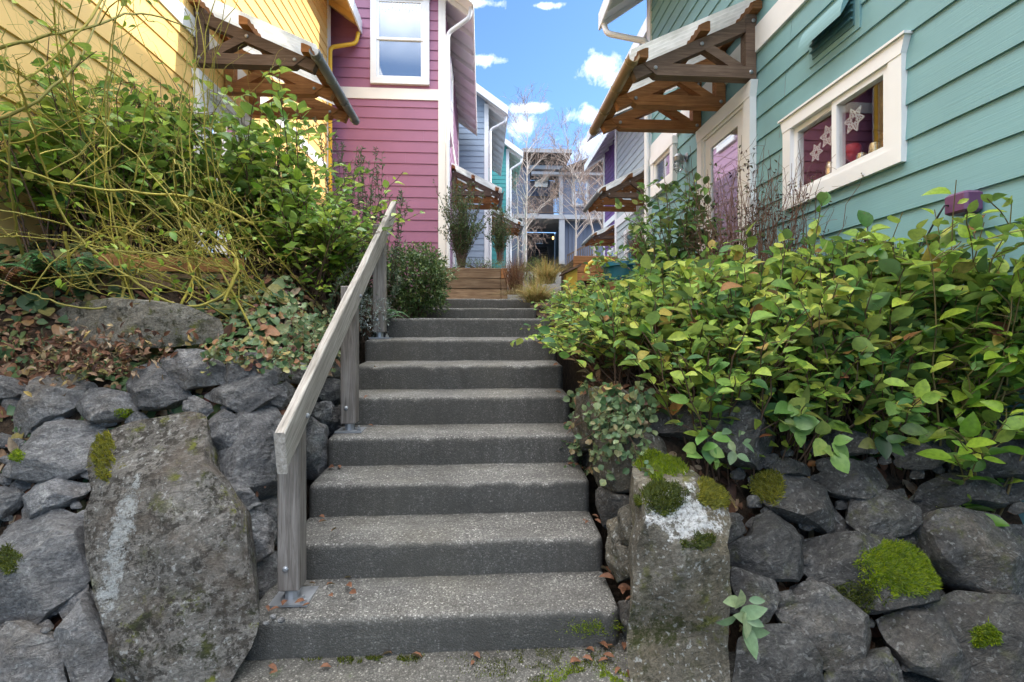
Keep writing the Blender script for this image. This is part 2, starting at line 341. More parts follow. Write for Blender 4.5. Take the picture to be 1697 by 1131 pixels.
# ---------------------------------------------------------------- walls and house parts
def lap(mb, W, lims, z0, z1, e, holes=(), lip=.017):
    z = z0
    while z < z1-1e-4:
        zt = min(z+e, z1); cuts = sorted({z, zt, *[q for h in holes for q in (h[2], h[3]) if z < q < zt]})
        for a, b in zip(cuts, cuts[1:]):
            (l0, r0), (l1, r1) = lims(a), lims(b); segs = [(0., 1.)]
            m = (a+b)/2
            spans = [[l0, r0, l1, r1]]
            for h in holes:
                if h[2] <= m <= h[3]:
                    ns = []
                    for s in spans:
                        if h[1] <= s[0] or h[0] >= s[1]: ns.append(s); continue
                        if h[0] > s[0]: ns.append([s[0], h[0], s[2], h[0]])
                        if h[1] < s[1]: ns.append([h[1], s[1], h[1], s[3]])
                    spans = ns
            nj = []
            for s in spans:
                q = s[0]+1.1+2.4*((z*7.31) % 1)
                while q < s[1]-.3: nj.append([s[0], q-.0015, s[2], q-.0015]); s = [q+.0015, s[1], q+.0015, s[3]]; q += 3.3
                nj.append(s)
            spans = nj
            oa = lerp(lip, .003, (a-z)/e); ob = lerp(lip, .003, (b-z)/e)
            for s in spans:
                if s[1]-s[0] < 1e-3: continue
                vs = [W(s[0], a, oa), W(s[1], a, oa), W(s[3], b, ob), W(s[2], b, ob)]; fs = [(0, 1, 2, 3)]
                if a == z: vs += [W(s[0], a, -.01), W(s[1], a, -.01)]; fs.append((0, 4, 5, 1))
                mb.add(vs, fs)
        z = zt
def wb(mb, W, u0, u1, z0, z1, o0, o1):
    mb.hexa([W(u0, z0, o0), W(u1, z0, o0), W(u1, z0, o1), W(u0, z0, o1), W(u0, z1, o0), W(u1, z1, o0), W(u1, z1, o1), W(u0, z1, o1)])
class House: pass
def house(name, label, x, side, y0, y1, zb, b0, b1, ze, ov, dep, lo, hi, elo, ehi, pitch=.7, trim=WHITE, holes=(), holesf=(), og=.35, cat='house', raf=.62, lo_f=None, hi_f=None, soffit=None):
    H = House(); soffit = soffit or trim
    H.root = thing(name, label, cat, (x-side*dep/2, (y0+y1)/2, zb)); r = H.root
    H.Wc = lambda u, z, o: V((x+side*o, u, z)); H.Wf = lambda u, z, o: V((u, y0-o, z)); Wb = lambda u, z, o: V((u, y1+o, z))
    H.Wf = H.Wf; zc = ze+.1+ov*pitch; hd = dep/2; xr = x-side*hd; zr = zc+hd*pitch; xb = x-side*dep
    def gl(z):
        k = 0 if z <= zc else min((z-zc)/pitch, hd-.01); a, b = sorted((x-side*k, xb+side*k)); return a, b
    m = MB(); lap(m, H.Wc, lambda z: (y0, y1), zb, b0, elo, holes); H.wall = m.build('wall', lo, r)
    m = MB(); lap(m, H.Wc, lambda z: (y0, y1), b1, zc, ehi, holes); m.build('upper_wall', hi, r)
    m = MB(); lap(m, H.Wf, gl, zb, b0, elo, holesf); m.build('front_wall', lo_f or lo, r)
    m = MB(); lap(m, H.Wf, gl, b1, zr-.02, ehi, holesf); m.build('gable_wall', hi_f or hi, r)
    m = MB(); lap(m, Wb, gl, zb, zr-.02, ehi); wb(m, lambda u, z, o: V((xb-side*o, u, z)), y0, y1, zb, zc, -.02, .01); m.build('rear_wall', lo, r)
    m = MB(); wb(m, H.Wc, y0-.02, y1+.02, b0, b1, -.02, .03); m.build('band_trim', trim, r)
    a, b = sorted((x+side*.028, xb))
    for WW in (H.Wf, Wb): m = MB(); wb(m, WW, a, b, b0, b1, -.02, .028); m.build('band_trim', trim, r)
    for yy, s in ((y0, -1), (y1, 1)):
        m = MB(); a, b = sorted((x-side*.10, x+side*.036)); c, d = sorted((yy+s*.036, yy-s*.003)); m.box(a, b, c, d, zb, zc-.05)
        a, b = sorted((x+side*.003, x+side*.034)); c, d = sorted((yy+s*.001, yy-s*.10)); m.box(a, b, c, d, zb, zc-.06); m.build('corner_board', trim, r)
    xo = x+side*ov; ya, yb = y0-og, y1+og
    def slope(xq): return zc+(x-xq)*side*pitch
    m = MB()
    for xa, xe, s in ((xo, xr, 1), (xb-side*ov, xr, -1)):
        za = zc-ov*pitch; m.hexa([(xa, ya, za+.02), (xe, ya, zr+.02), (xe, yb, zr+.02), (xa, yb, za+.02), (xa, ya, za+.14), (xe, ya, zr+.14), (xe, yb, zr+.14), (xa, yb, za+.14)])
    m.build('roof', SHING, r)
    m = MB(); za = zc-ov*pitch; m.hexa([(xo, ya, za), (xr, ya, zr), (xr, yb, zr), (xo, yb, za), (xo, ya, za+.017), (xr, ya, zr+.017), (xr, yb, zr+.017), (xo, yb, za+.017)])
    xo2 = xb-side*ov; m.hexa([(xo2, ya, za), (xr, ya, zr), (xr, yb, zr), (xo2, yb, za), (xo2, ya, za+.017), (xr, ya, zr+.017), (xr, yb, zr+.017), (xo2, yb, za+.017)])
    m.build('soffit', soffit, r)
    m = MB(); a, b = sorted((xo, xo+side*.03)); m.box(a, b, ya-.02, yb+.02, za-.1, za+.15); m.build('fascia', trim, r); m = MB()
    a, b = sorted((xo2, xo2-side*.03)); m.box(a, b, ya-.02, yb+.02, za-.1, za+.15); m.build('fascia', trim, r)
    for yy in (ya-.03, yb):
        for xa in (xo, xo2):
            m = MB(); m.hexa([(xa, yy, za-.08), (xr, yy, zr-.08), (xr, yy+.028, zr-.08), (xa, yy+.028, za-.08), (xa, yy, za+.17), (xr, yy, zr+.17), (xr, yy+.028, zr+.17), (xa, yy+.028, za+.17)]); m.build('rake_board', trim, r)
    n = max(2, int((y1-y0)/raf)); src = None
    for i in range(n+1):
        yy = lerp(y0+.06, y1-.06, i/n)
        if src is None:
            m = MB(); m.beam((x-side*.02, yy, zc-.05), (xo, yy, zc-ov*pitch-.05), .05, .09); src = m.build('rafter_tail', soffit, r)
        else:
            o = src.copy(); C.objects.link(o); o.parent = r; o.location = (0, yy-y0-.06, 0)
    H.zc = zc; H.x = x; H.side = side; H.y0 = y0; H.y1 = y1; H.xo = xo; H.ze = ze; H.zb = zb
    return H
def window(H, W, u0, u1, z0, z1, t=.10, sash='hung', flare=False, trim=WHITE, glass=None, name='window', deep=0.):
    bo = 0. if glass is CLEAR else .03; W0 = W; W = (lambda u, z, o: W0(u, z, o+bo))
    """outer trim rectangle u0..u1, z0..z1"""
    r = H.root; m = MB()
    wb(m, W, u0, u0+t, z0+t, z1-t, -.02, .042); wb(m, W, u1-t, u1, z0+t, z1-t, -.02, .042)
    wb(m, W, u0, u1, z0, z0+t, -.02, .044)
    if flare:
        k = .025; o0, o1 = -.02, .046
        m.hexa([W(u0, z1-t, o0), W(u1, z1-t, o0), W(u1, z1-t, o1), W(u0, z1-t, o1), W(u0-k, z1, o0), W(u1+k, z1, o0), W(u1+k, z1, o1), W(u0-k, z1, o1)])
        wb(m, W, u0-k-.012, u1+k+.012, z1+.001, z1+.016, -.02, .06)
    else: wb(m, W, u0-.01, u1+.01, z1-t, z1, -.02, .05)
    w = m.build(name, trim, r); s = .045; a, b, c, d = u0+t, u1-t, z0+t, z1-t
    if sash == 'hung':
        zm = (c+d)/2
        for q0, q1, of in ((zm-.02, d, .028), (c, zm+.02, .012)):
            m = MB(); wb(m, W, a, a+s, q0, q1, of-.03, of); wb(m, W, b-s, b, q0, q1, of-.03, of); wb(m, W, a+s, b-s, q0, q0+s, of-.03, of); wb(m, W, a+s, b-s, q1-s, q1, of-.03, of); m.build('sash', WHITE, w)
            m = MB(); wb(m, W, a+s, b-s, q0+s, q1-s, of-.022, of-.016); m.build('pane', glass or GLASS, w)
    elif sash == 'slide':
        um = lerp(a, b, .5)
        for q0, q1, of in ((a, um+.02, .030), (um-.02, b, .010)):
            m = MB(); wb(m, W, q0, q0+s, c, d, of-.05, of); wb(m, W, q1-s, q1, c, d, of-.05, of); wb(m, W, q0+s, q1-s, c, c+s, of-.05, of); wb(m, W, q0+s, q1-s, d-s, d, of-.05, of); m.build('sash', WHITE, w)
            m = MB(); wb(m, W, q0+s, q1-s, c+s, d-s, of-.022, of-.018); m.build('pane', glass or GLASS, w)
    else:
        m = MB(); wb(m, W, a, a+s, c, d, -.02, .02); wb(m, W, b-s, b, c, d, -.02, .02); wb(m, W, a+s, b-s, c, c+s, -.02, .02); wb(m, W, a+s, b-s, d-s, d, -.02, .02); m.build('sash', WHITE, w)
        m = MB(); wb(m, W, a+s, b-s, c+s, d-s, -.005, .004); m.build('pane', glass or GLASS, w)
    return w
def door(H, W, u0, u1, z0, z1, leaf_m, glass=GLASSD, t=.11, light=(.14, .14, .9, .22)):
    W0 = W; W = (lambda u, z, o: W0(u, z, o+.034))
    r = H.root; m = MB(); wb(m, W, u0, u0+t, z0, z1-t, -.02, .042); wb(m, W, u1-t, u1, z0, z1-t, -.02, .042); k = .03
    m.hexa([W(u0, z1-t, -.02), W(u1, z1-t, -.02), W(u1, z1-t, .046), W(u0, z1-t, .046), W(u0-k, z1+.03, -.02), W(u1+k, z1+.03, -.02), W(u1+k, z1+.03, .046), W(u0-k, z1+.03, .046)])
    a, b, d = u0+t, u1-t, z1-t; wb(m, W, a, a+.03, z0, d, -.03, .03); wb(m, W, b-.03, b, z0, d, -.03, .03); wb(m, W, a+.03, b-.03, d-.03, d, -.03, .03)
    w = m.build('door', WHITE, r); a += .03; b -= .03; d -= .03; s = .12
    m = MB(); wb(m, W, a, a+s, z0, d, -.03, .012); wb(m, W, b-s, b, z0, d, -.03, .012); wb(m, W, a+s, b-s, d-s, d, -.03, .012); wb(m, W, a+s, b-s, z0, z0+.5, -.03, .012); m.build('door_leaf', leaf_m, w)
    m = MB(); wb(m, W, a+s, b-s, z0+.5, d-s, -.012, -.004); m.build('pane', glass, w)
    m = MB(); m.lathe(W(b-.06, z0+1., .012), [(.012, 0), (.012, .04), (.028, .045), (.03, .065), (.015, .08)], 10, W(0, 0, 1)-W(0, 0, 0)); m.build('handle', STEEL, w)
    return w
def awning(H, W, u0, du, n, zb, zt, proj=1.05, gut=GREYG, seed=1):
    rr = random.Random(seed); r = H.root; ue = u0+du*(n-1); zo = zb-.02; hw = .045
    sl = (zt-zb)/(proj+.02)
    def zr(o): return zt-.065-(zt-zb-.02)*o/(proj+.1)                 # rafter centre line
    m = MB()
    for o in (.05, .52, proj+.04): m.beam(W(u0-.12, zr(o)+.115, o), W(ue+.14, zr(o)+.115, o), .085, .085)
    aw = m.build('awning', CEDAR, r)
    for i in range(n):
        u = u0+du*i; mt = CEDARD if i == 0 else CEDAR
        m = MB(); wb(m, W, u-hw, u+hw, zb+.052, zt-.02, .02, .115)
        m.beam(W(u, zr(.0), .0), W(u, zr(proj+.1), proj+.1), .082, .105, up=W(0, 1, 0)-W(0, 0, 0))
        m.beam(W(u, zr(.50)-.02, .47), W(u, zb+.04, .16), .075, .08)
        m.hexa([W(u-.049, zb-.052, .02), W(u+.049, zb-.052, .02), W(u+.049, zb-.052, proj-.1), W(u-.049, zb-.052, proj-.1), W(u-.049, zb+.052, .02), W(u+.049, zb+.052, .02), W(u+.049, zb+.052, proj+.03), W(u-.049, zb+.052, proj+.03)])
        t = m.build('truss', mt if i == 0 else CEDAR, aw)
        if n < 3 or i < 3:
            ax = W(-1, 0, 0)-W(0, 0, 0)
            for o, z in ((.07, zb), (proj-.09, zb+.01), (.52, zr(.52)), (.05, zt-.08)):
                m = MB(); m.lathe(W(u-.049, z, o), [(.018, 0), (.018, .006), (.01, .012)], 8, ax); m.build('bolt', STEEL, aw)
    m = MB(); nu = int((ue-u0+.36)/.0125); vs = []
    for i in range(nu+1):
        u = u0-.18+i*.0125; w = .011*math.sin(i*.0125/.076*2*math.pi)
        for o in (.012, proj*.5, proj+.16): vs.append(W(u, zr(o)+.158+w, o))
    m.add(vs, [(i*3+j, i*3+j+1, i*3+j+4, i*3+j+3) for i in range(nu) for j in range(2)])
    m.build('roof_sheet', SHEET, aw, smooth=True)
    m = MB(); og = proj+.15; zg = zr(og)+.085
    vs = []; k = 9; L = [u0-.2, ue+.22]
    for u in L:
        for rad in (.05, .044):
            for j in range(k):
                t = math.pi+math.pi*1.25*(j/(k-1))-.35; vs.append(W(u, zg+rad*math.sin(t), og+rad*math.cos(t)))
    fs = []
    for j in range(k-1):
        fs += [(j, j+1, 2*k+j+1, 2*k+j), (k+j, 3*k+j, 3*k+j+1, k+j+1), (j, k+j, k+j+1, j+1), (2*k+j, 2*k+j+1, 3*k+j+1, 3*k+j)]
    m.add(vs, fs)
    for f in (.05, .35, .65, .95):
        u = lerp(L[0], L[1], f); m.tube([W(u, zg+.054*math.sin(t), og+.054*math.cos(t)) for t in [math.pi*(1+1.2*j/8)-.35 for j in range(9)]], .006, 5)
    m.build('gutter', gut, aw, smooth=True, sharp=50); return aw
def pipe(H, pts, m_, rad=.032, name='downspout'):
    m = MB(); P = [V(p) for p in pts]; out = [P[0]]
    for i in range(1, len(P)-1):
        a, b, c = P[i-1], P[i], P[i+1]; k = min(.09, (a-b).length*.4, (c-b).length*.4)
        p = b+(a-b).normalized()*k; q = b+(c-b).normalized()*k
        for t in (0, .25, .5, .75, 1): out.append(p*(1-t)**2+b*2*t*(1-t)+q*t*t)
    out.append(P[-1]); m.tube(out, rad, 10); return m.build(name, m_, H.root, smooth=True, sharp=60)
def yz(px, py, x):
    p = on_x(px, py, x); return p.y, p.z
# ---------------------------------------------------------------- left row
XL = -2.84
YH = house('yellow_house', 'yellow lap-sided house at the left of the steps, timber awning over its white door', XL, 1, -1.2, 9.08, .2, 2.93, 3.12, 5.75, .52, 5.6, YEL, YEL, .203, .178, trim=WHITE, soffit=YEL)
awning(YH, YH.Wc, 4.95, .555, 3, 2.73, 3.24, 1.07, GREYG, 3)
door(YH, YH.Wc, 4.9, 5.95, .38, 2.58, WHITE)
pipe(YH, [(XL+.50, 9.25, 5.72), (XL+.47, 9.22, 5.5), (XL+.06, 9.0, 5.28), (XL+.06, 9.0, .6)], YELT, .036)
XP = -.75
wl = on_y(615, 0, 9.35).x; wr = on_y(712, 0, 9.35).x; wz = on_y(660, 142, 9.35).z
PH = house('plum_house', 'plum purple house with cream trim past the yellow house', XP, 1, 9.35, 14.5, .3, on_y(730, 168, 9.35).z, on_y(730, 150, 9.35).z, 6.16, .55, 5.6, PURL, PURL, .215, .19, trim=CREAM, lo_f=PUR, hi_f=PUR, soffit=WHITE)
w = window(PH, PH.Wf, wl, wr, wz, wz+1.72, .115, 'hung', trim=WHITE)
m = MB()                                                      # white valance behind the upper sash
vs = []; nn = 40
for i in range(nn+1):
    u = lerp(wl+.17, wr-.17, i/nn); k = .012*math.sin(i*1.9)
    vs += [(u, 9.352+k, wz+1.62), (u, 9.352+k, wz+1.40+.02*math.sin(i*.8))]
m.add([(a, b-.040, c) for a, b, c in vs], [(2*i, 2*i+1, 2*i+3, 2*i+2) for i in range(nn)]); m.build('valance', WHITE, w, smooth=True)
window(PH, PH.Wc, 10.35, 11.15, 4.35, 5.95, .1, 'hung')
awning(PH, PH.Wc, 11.6, .6, 3, 3.42, 4.0, 1.05, GREYG, 5)
door(PH, PH.Wc, 11.9, 12.9, 1.1, 3.2, TEAL2)
pipe(PH, [(XP+.53, 9.12, 6.2), (XP+.5, 9.15, 6.02), (XP+.085, 9.29, 5.8), (XP+.085, 9.29, .85), (XP+.16, 9.2, .62)], WHITE, .04)
BH = house('blue_grey_house', 'blue-grey house with white eaves behind the plum house', .15, 1, 15.25, 20.3, .9, on_y(780, 322, 15.25).z-.1, on_y(780, 322, 15.25).z+.12, 6.86, .6, 5.6, BLG, BLG, .2, .178)
awning(BH, BH.Wc, 16.4, .6, 3, 3.75, 4.35, 1.05, GREYG, 7)
door(BH, BH.Wc, 16.7, 17.7, 1.5, 3.6, TEAL2)
pipe(BH, [(.15+.57, 15.05, 6.86), (.15+.55, 15.05, 6.7), (.15+.09, 15.18, 6.5), (.15+.09, 15.18, 2)], WHITE, .04)
TH_ = house('turquoise_house', 'turquoise house with white eaves, farthest of the left row', 1.13, 1, 21.3, 25.6, 1.8, 4.6, 4.8, 7.8, .6, 5.6, TEAL2, TEAL2, .2, .178)
door(TH_, TH_.Wc, 22.5, 23.5, 2.3, 4.4, WHITE)
pipe(TH_, [(1.13+.57, 21.05, 7.8), (1.13+.55, 21.05, 7.6), (1.13+.09, 21.2, 7.35), (1.13+.09, 21.2, 3)], WHITE, .045)
# ---------------------------------------------------------------- right row
XR = 2.46
y_a, z_a = yz(1505, 62, XR); y_b, _ = yz(1305, 200, XR); _, z_b = yz(1505, 268, XR)
K0, K1, KZ0, KZ1 = y_a, y_b, z_b, z_a
holes = [(K0+.09, K1-.09, KZ0+.09, KZ1-.09)]
RH = house('teal_house', 'pale teal house on the right with a slider window and timber awning over the door', XR, -1, -1.2, 6.98, -1.3, 2.54, 2.77, 4.72, .65, 5.1, TEAL, TEAL, .203, .178, holes=holes)
kw = window(RH, RH.Wc, K0, K1, KZ0, KZ1, .095, 'slide', True, glass=CLEAR)
REDW = mk('red_room_wall', (.30, .045, .04), .8)[0]
m = MB()                                                      # the kitchen seen through the window
a0, a1, c0, c1 = K0-.6, K1+1.0, KZ0-.5, KZ1+.4; X0, X1 = XR+.06, XR+1.7
m.add([(X1, a0, c0), (X1, a1, c0), (X1, a1, c1), (X1, a0, c1)], [(0, 1, 2, 3)]); m.add([(X0, a0, c0), (X1, a0, c0), (X1, a0, c1), (X0, a0, c1)], [(0, 1, 2, 3)])
m.add([(X0, a1, c0), (X1, a1, c0), (X1, a1, c1), (X0, a1, c1)], [(0, 1, 2, 3)]); m.add([(X0, a0, c0), (X1, a0, c0), (X1, a1, c0), (X0, a1, c0)], [(0, 1, 2, 3)]); m.add([(X0, a0, c1), (X1, a0, c1), (X1, a1, c1), (X0, a1, c1)], [(0, 1, 2, 3)])
for q0, q1, h0, h1 in ((a0, K0+.02, c0, c1), (K1-.02, a1, c0, c1), (K0+.02, K1-.02, c0, KZ0+.08), (K0+.02, K1-.02, KZ1-.08, c1)):
    m.add([(X0, q0, h0), (X0, q1, h0), (X0, q1, h1), (X0, q0, h1)], [(0, 1, 2, 3)])
m.build('kitchen_wall', REDW, RH.root)
m = MB(); m.box(X1-.25, X1-.01, a0+.02, a1-.02, KZ1-.25, KZ1-.12); m.box(X0+.005, X0+.22, K0-.1, K1+.1, KZ0+.115, KZ0+.149); m.build('kitchen_shelf', WHITE, RH.root)
def snow(py, pz, rad, label):
    m = MB(); x = XR+.018; c = V((x, py, pz)); n = 6
    def P(r, t): return c+V((0, math.cos(t)*r, math.sin(t)*r))
    def stroke(p, q, w):
        d = (q-p).normalized(); s = V((0, -d.z, d.y))*(w*.62); m.hexa([p-s, p+s, p+s+V((.0015, 0, 0)), p-s+V((.0015, 0, 0)), q-s, q+s, q+s+V((.0015, 0, 0)), q-s+V((.0015, 0, 0))])
    for k in range(n):
        t = k*math.pi/3+.2; t2 = t+math.pi/3; h = math.pi/6
        stroke(P(rad*.16, t), P(rad*.97, t), rad*.05)
        stroke(P(rad*.55, t-h), P(rad, t), rad*.06); stroke(P(rad*.55, t+h), P(rad, t), rad*.06)
        stroke(P(rad*.3, t), P(rad*.55, t+h), rad*.07); stroke(P(rad*.55, t+h), P(rad*.3, t2), rad*.07)
        stroke(P(rad*.3, t), P(rad*.3, t2), rad*.05); stroke(P(rad*.62, t), P(rad*.55, t+h), rad*.045); stroke(P(rad*.62, t), P(rad*.55, t-h), rad*.045)
    o = m.build('paper_snowflake', WHITE); tag(o, label, 'snowflake')
for px, py, rad, lb in ((1419, 199, .09, 'largest white paper snowflake, in the right pane of the slider window'), (1376, 225, .085, 'white paper snowflake against the middle bar of the slider window'), (1356, 253, .07, 'lowest white paper snowflake, in the left pane of the slider window')):
    p = on_x(px, py, XR+.035); snow(p.y, p.z, rad, lb)
RED = mk('red_enamel', (.5, .02, .015), .35)[0]; TINM = mk('bright_tin', (.75, .68, .5), .25, .5, .8)[0]; COPP = mk('copper', (.6, .25, .1), .3, .5, .9)[0]
zs = KZ0+.15; xs = XR+.10
def prof(name, px, rad, h, m_, label, cat, pr=None):
    y = on_x(px, 240, xs).y; m = MB(); m.lathe((xs, y, zs), pr or [(rad*.9, 0), (rad, .01), (rad, h*.85), (rad*.85, h*.9), (rad*.85, h), (rad*.5, h*1.02)], 18)
    tag(m.build(name, m_, smooth=True, sharp=40), label, cat)
prof('tin_jar', 1450, .035, .10, TINM, 'shiny tin jar on the sill of the slider window, farthest right', 'jar')
prof('tin_jar', 1428, .032, .075, TINM, 'squat shiny tin jar between the cup and the right-hand jar on the sill', 'jar')
prof('tin_jar', 1376, .03, .12, TINM, 'tall shiny tin jar alone in the left pane of the slider window', 'jar')
prof('red_goblet', 1412, .05, .16, RED, 'red heart-shaped goblet on the window sill under the largest snowflake', 'goblet', [(.035, 0), (.035, .006), (.008, .015), (.008, .05), (.03, .07), (.055, .11), (.058, .14), (.045, .165), (.02, .15)])
m = MB(); y = on_x(1466, 200, XR+.30).y; m.lathe((XR+.32, y, zs+.13), [(.09, 0), (.10, .03), (.06, .06), (.05, .10), (.02, .12)], 18); m.tube([(XR+.32, y, zs-.6), (XR+.32, y, zs+.13)], .012, 8); tag(m.build('copper_lamp', COPP, smooth=True, sharp=40), 'copper table lamp inside the kitchen at the right of the slider window', 'lamp')
# door, small window, awning, lamp, vent, hose box
yd0, zd = yz(1256, 140, XR); yd1, _ = yz(1166, 215, XR)
door(RH, RH.Wc, yd0, yd1, zd-2.2, zd, WHITE)
awning(RH, RH.Wc, 4.22, .545, 3, 2.36, 2.90, 1.03, BRASS, 9)
a, za = yz(1124, 225, XR); b, zb_ = yz(1086, 330, XR)
window(RH, RH.Wc, a, b, zb_, za, .1, 'fixed')
p = on_x(1140, 268, XR); m = MB(); c = p+V((-.115, 0, 0))
m.tube([p+V((-.015, 0, .05)), p+V((-.07, 0, .055)), c+V((0, 0, .05))], .022, 8); m.lathe(p+V((-.005, 0, .05)), [(.055, 0), (.055, .02), (.03, .03)], 14, V((-1, 0, 0)))
m.lathe(c+V((0, 0, .0)), [(.055, .0), (.062, .05), (.04, .075), (.03, .085)], 14); lampm = m.build('wall_lamp', STEEL, RH.root, smooth=True, sharp=40)
m = MB(); m.lathe(c+V((0, 0, -.12)), [(.02, 0), (.04, .03), (.045, .119)], 14); m.build('lamp_globe', CLEAR, lampm, smooth=True)
m = MB()
for k in range(6):
    t = k*math.pi/3; m.tube([c+V((.056*math.cos(t), .056*math.sin(t), 0)), c+V((.054*math.cos(t), .054*math.sin(t), -.09)), c+V((.02*math.cos(t), .02*math.sin(t), -.14))], .004, 5)
for z in (-.04, -.09): m.tube([c+V((.056*math.cos(q*math.pi/8), .056*math.sin(q*math.pi/8), z)) for q in range(17)], .004, 5)
m.build('lamp_cage', STEEL, lampm)
v0, vz1 = yz(1424, 6, XR); v1, _ = yz(1350, 70, XR); _, vz0 = yz(1424, 40, XR); vz1 = vz0+.26
m = MB(); W = RH.Wc; wb(m, W, v0-.03, v1+.03, vz0-.04, vz1, .0, .022)
n = 8; vs = []
for u in (v0, v1):
    vs += [W(u, vz1-.02, .02)]+[W(u, vz1-.02-.2*(1-math.cos(j/n*1.5)), .02+.11*math.sin(j/n*1.5)) for j in range(n+1)]
k = n+2; m.add(vs, [(j, j+1, k+j+1, k+j) for j in range(n+1)]+[tuple(range(k)), tuple(range(2*k-1, k-1, -1))])
vh = m.build('vent_hood', TEAL, RH.root)
m = MB(); wb(m, W, v0+.012, v1-.012, vz0, vz1-.06, .022, .03)
for q in (.2, .45, .7): wb(m, W, v0+.012, v1-.012, lerp(vz0, vz1-.06, q), lerp(vz0, vz1-.06, q)+.012, .03, .05)
m.build('vent_grille', paint('vent_teal_shaded', (.075, .17, .185), .5, .1, .1), vh)  # grille teal darkened: shade under the hood put into its colour
PLUMP = mk('plum_plastic', (.13, .05, .12), .4, .5)[0]
u1_ = on_x(1562, 330, XR-.11).y; u0_ = on_x(1630, 330, XR-.02).y; h0 = on_x(1600, 350, XR-.11).z; h1 = h0+.105
m = MB(); m.bev(XR-.11, XR-.012, u0_, u1_, h0, h1, .012); bx = m.build('outlet_cover', PLUMP, RH.root, smooth=True, sharp=25)
m = MB(); a = V((XR-.11, u1_-.03, h0+.05)); pts = [a+V((-.02-.05*math.sin(t*2.6), .10*t+.06*math.sin(t*3), -.62*t+.06*t*(1-t))) for t in [i/14 for i in range(15)]]; m.tube([a]+pts, .005, 6); m.build('cable', BLACK, bx, smooth=True)
pipe(RH, [(XR-.63, 7.2, 4.72), (XR-.6, 7.15, 4.55), (XR-.1, 6.9, 4.3), (XR-.07, 6.9, 4.2), (XR-.07, 6.9, -.1)], WHITE, .042)
X2 = 3.63
GH = house('grey_house', 'pale grey house with a timber awning beyond the teal house', X2, -1, 7.75, 12.95, .2, 2.95, 3.15, 5.42, .7, 5.1, GRYS, GRYS, .2, .178)
awning(GH, GH.Wc, 10.1, .55, 3, 3.0, 3.62, 1.05, GREYG, 11)
a, za = yz(1078, 240, X2); b, zb_ = yz(1056, 320, X2)
door(GH, GH.Wc, 9.75, 10.7, .6, 2.7, TEAL2)
window(GH, GH.Wc, 11.1, 12.0, 1.55, 2.65, .1, 'hung')
X3 = 4.75
VH = house('violet_house', 'violet house half hidden behind the grey house', X3, -1, 13.6, 18.6, 1.0, 4.2, 4.4, 6.55, .7, 5.1, VIO, VIO, .2, .178)
awning(VH, VH.Wc, 15.6, .6, 3, 3.25, 3.75, 1.05, GREYG, 13)
window(VH, VH.Wc, 17.0, 17.9, 2.0, 3.2, .1, 'hung')
# ---------------------------------------------------------------- slate blue house across the far end
YF = 29.5; PASS = paint('passage_wall', (.09, .095, .115), .7, .1, .3)
def fx(px): return on_y(px, 400, YF).x
def fz(py): return on_y(890, py, YF).z
FZ = fz(432)
FH = thing('slate_blue_house', 'slate blue house with a balcony and porch across the far end of the court', 'house', (fx(905), YF+2, FZ)); fr = FH
def fb(name, m_, px0, px1, py0, py1, d0, d1, par=None):
    m = MB(); m.box(fx(px0), fx(px1), YF+d0, YF+d1, fz(py1), fz(py0)); return m.build(name, m_, par or fr)
Wfh = lambda u, z, o: V((u, YF-o, z))
HH = House(); HH.root = fr
m = MB(); lap(m, Wfh, lambda z: (fx(932), fx(1040)), fz(358), fz(292), .2); m.build('upper_wall', NAVY, fr)
m = MB(); lap(m, Wfh, lambda z: (fx(835), fx(878)), fz(358), fz(268), .2); m.build('upper_wall', NAVY, fr)
fb('ground_wall', NAVY, 936, 1040, 364, 440, .3, 5)
fb('rear_wall', PASS, 835, 934, 364, 440, 3.8, 4.2); fb('balcony_wall', NAVY, 878, 932, 268, 356, 3.6, 3.9)
fb('side_wall', NAVY, 835, 866, 364, 440, .3, 4)
fb('balcony_floor', FART, 843, 1012, 357, 364, -.25, 3.6)
for a, b in ((865, 873), (926, 935)): fb('porch_post', FART, a, b, 364.5, 438, -.2, .1)
fb('balcony_post', FART, 926, 932, 290, 356.5, -.2, .05)
fb('band_trim', FART, 880, 1015, 287.5, 292, -.35, -.02)
fb('upper_roof', SHING, 862, 943, 259, 264, -1.0, 4); fb('roof_fascia', FART, 862, 943, 257.5, 263.5, -1.05, -1.004)
fb('roof_beam', FART, 874, 932, 277, 283, -.3, .0); fb('gable_wall', SHING, 864, 932, 264.5, 277, -.1, .1); fb('roof_bracket', SHING, 931, 939, 264.5, 271, -.9, .2)
m = MB(); x0, x1, x2 = fx(926), fx(980), fx(1034); z0, z1 = fz(289), fz(268)
for q0, q1, h0, h1 in ((x0, x1, z0, z1), (x1, x2, z1, z0)): m.hexa([(q0, YF-.7, h0), (q1, YF-.7, h1), (q1, YF+6, h1), (q0, YF+6, h0), (q0, YF-.7, h0+.16), (q1, YF-.7, h1+.16), (q1, YF+6, h1+.16), (q0, YF+6, h0+.16)])
m.build('gable_roof', SHING, fr)
m = MB(); m.add([(x0, YF-.05, z0), (x2, YF-.05, z0), (x1, YF-.05, z1)], [(0, 1, 2)]); m.build('gable_wall', SHING, fr)
m = MB(); a = V((fx(884), YF-.6, fz(315))); b = V((fx(905), YF-.6, fz(315))); c = V((fx(916), YF+1.6, fz(288)+.5)); d = V((fx(894), YF+1.6, fz(288)+.5))
m.add([a, b, c, d, a+V((0, 0, .03)), b+V((0, 0, .03)), c+V((0, 0, .03)), d+V((0, 0, .03))], [(0, 1, 2, 3), (7, 6, 5, 4), (0, 4, 5, 1), (1, 5, 6, 2), (2, 6, 7, 3), (3, 7, 4, 0)]); sk = m.build('glass_canopy', SHEET, fr)
m = MB()
